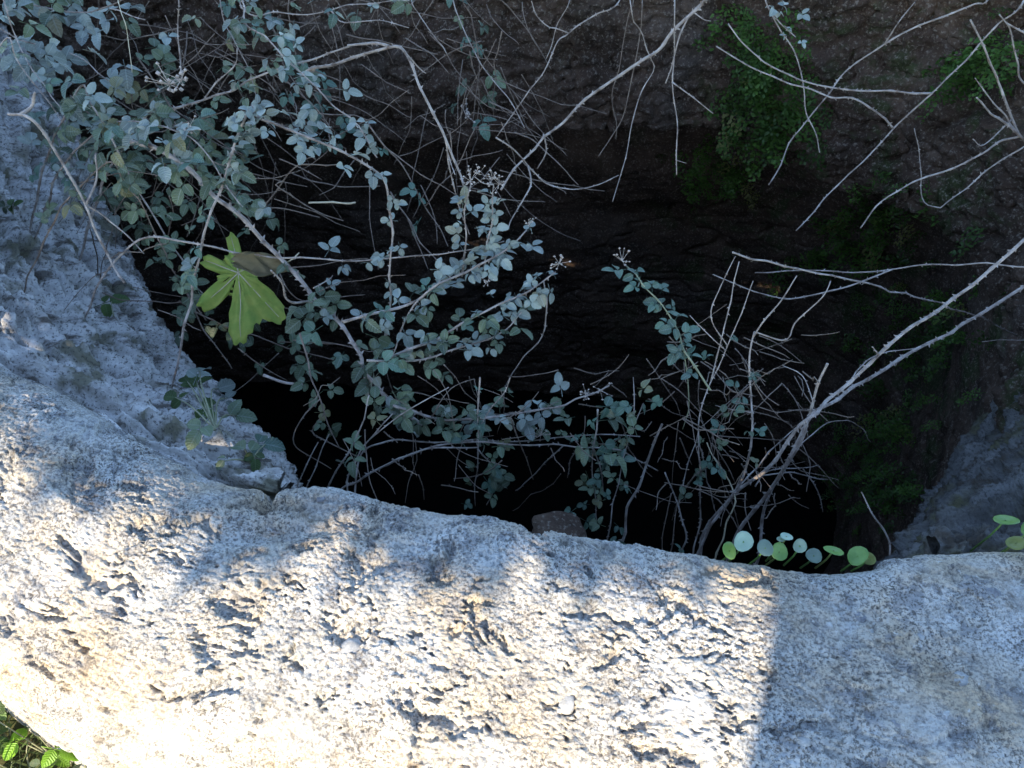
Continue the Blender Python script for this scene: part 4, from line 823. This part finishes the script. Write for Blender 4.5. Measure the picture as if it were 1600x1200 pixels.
sprig('leafy bramble seedling growing on the rock behind the kerb at left', 335, 665, -.25, [(312, 572, .10, 30, 'leaf_pale', 1.4), (345, 603, .09, 32, 'leaf_pale', .5), (300, 600, .05, 30, 'leaf_green', 2.2), (272, 612, .03, 28, 'leaf_green', 2.9), (285, 590, .04, 26, 'leaf_green', 2.4), (322, 625, .03, 26, 'leaf_green', 1.0), (370, 640, .04, 34, 'leaf', .0), (312, 665, .03, 34, 'leaf', -1.9), (330, 640, .02, 24, 'leaf_green', -.6), (355, 625, .05, 22, 'leaf_pale', 1.2)])
sprig('flat grey-green leaves lying low right of the seedling', 385, 715, -.17, [(385, 690, .03, 34, 'leaf', 2.6), (420, 688, .04, 34, 'leaf_teal', -.1), (400, 708, .01, 24, 'leaf_green', -1.2), (345, 712, .02, 18, 'leaf', -2)])
sprig('single small green leaf on the grey rock near the left edge', 172, 490, -.15, [(180, 466, .02, 30, 'leaf_green', .4)], 'small_weed', 'weed')
sprig('tiny weed in the crevice of the grey rock at the left edge', 15, 330, -.02, [(25, 315, .02, 18, 'leaf_green', .3), (8, 322, .02, 16, 'leaf', 2.5)], 'small_weed', 'weed')
# weeds and grass outside the kerb, bottom left
def weed(label, px, py, lv, mk):
    base = at_z(px, py, -.36); base = np.array([base[0], base[1], -.40]); root = link('weed', None, None, base); tag(root, label, 'weed', 'weeds outside the kerb'); r = random.Random(int(px*3+py)); ps = []
    for k in range(lv):
        a = r.uniform(0, 6.28); rad = r.uniform(.0, .09); p = base+np.array([math.cos(a)*rad, math.sin(a)*rad, r.uniform(.05, .16)]); d = p-base
        ps.append(tube(catmull(np.array([(0, 0, 0), d*.5+np.array([0, 0, .02]), d]), 6), np.linspace(.0016, .001, 6), 4)); put_leaf(root, base, p, (math.cos(a), math.sin(a), r.uniform(-.3, .2)), (r.gauss(0, .4), r.gauss(0, .4), 1), r.uniform(.022, .034), mk if r.random() < .8 else 'leaf')
    link('stem', mesh('stem', *merge(ps), M['cane_green']), root)
for lb, px, py, n, mk in [('dark weed in the bottom left corner, against the left edge', 0, 1150, 16, 'leaf_green'), ('dark weed in the bottom left corner, at the bottom edge', 40, 1215, 16, 'leaf_green'), ('weed with a bright green leaf touching the kerb, bottom left', 95, 1190, 10, 'leaf_bright'), ('low weed below the kerb at the bottom edge, right of the bright leaf', 150, 1250, 14, 'leaf_green'), ('dark weed half outside the bottom left corner', -60, 1200, 18, 'leaf_green')]: weed(lb, px, py, n, mk)
def grass():
    r = random.Random(9); V = []; Fc = []
    for _ in range(1500):
        p = np.array([r.uniform(-1.35, -.2), r.uniform(-.25, .55), -.44]); 
        a = r.uniform(0, 6.28); h = r.uniform(.06, .17); b = np.array([math.cos(a), math.sin(a), 0]); s = np.array([-b[1], b[0], 0])*r.uniform(.0015, .003); k = len(V)
        V += [p-s, p+s, p+b*h*.25+np.array([0, 0, h*.6])+s*.8, p+b*h*.25+np.array([0, 0, h*.6])-s*.8, p+b*h*.7+np.array([0, 0, h*.9])]; Fc += [(k, k+1, k+2, k+3), (k+3, k+2, k+4)]
    o = link('grass', mesh('grass', V, Fc, M['grass'], False)); tag(o, 'thin grass growing on the ground outside the kerb', 'grass', None, 'stuff')
grass()
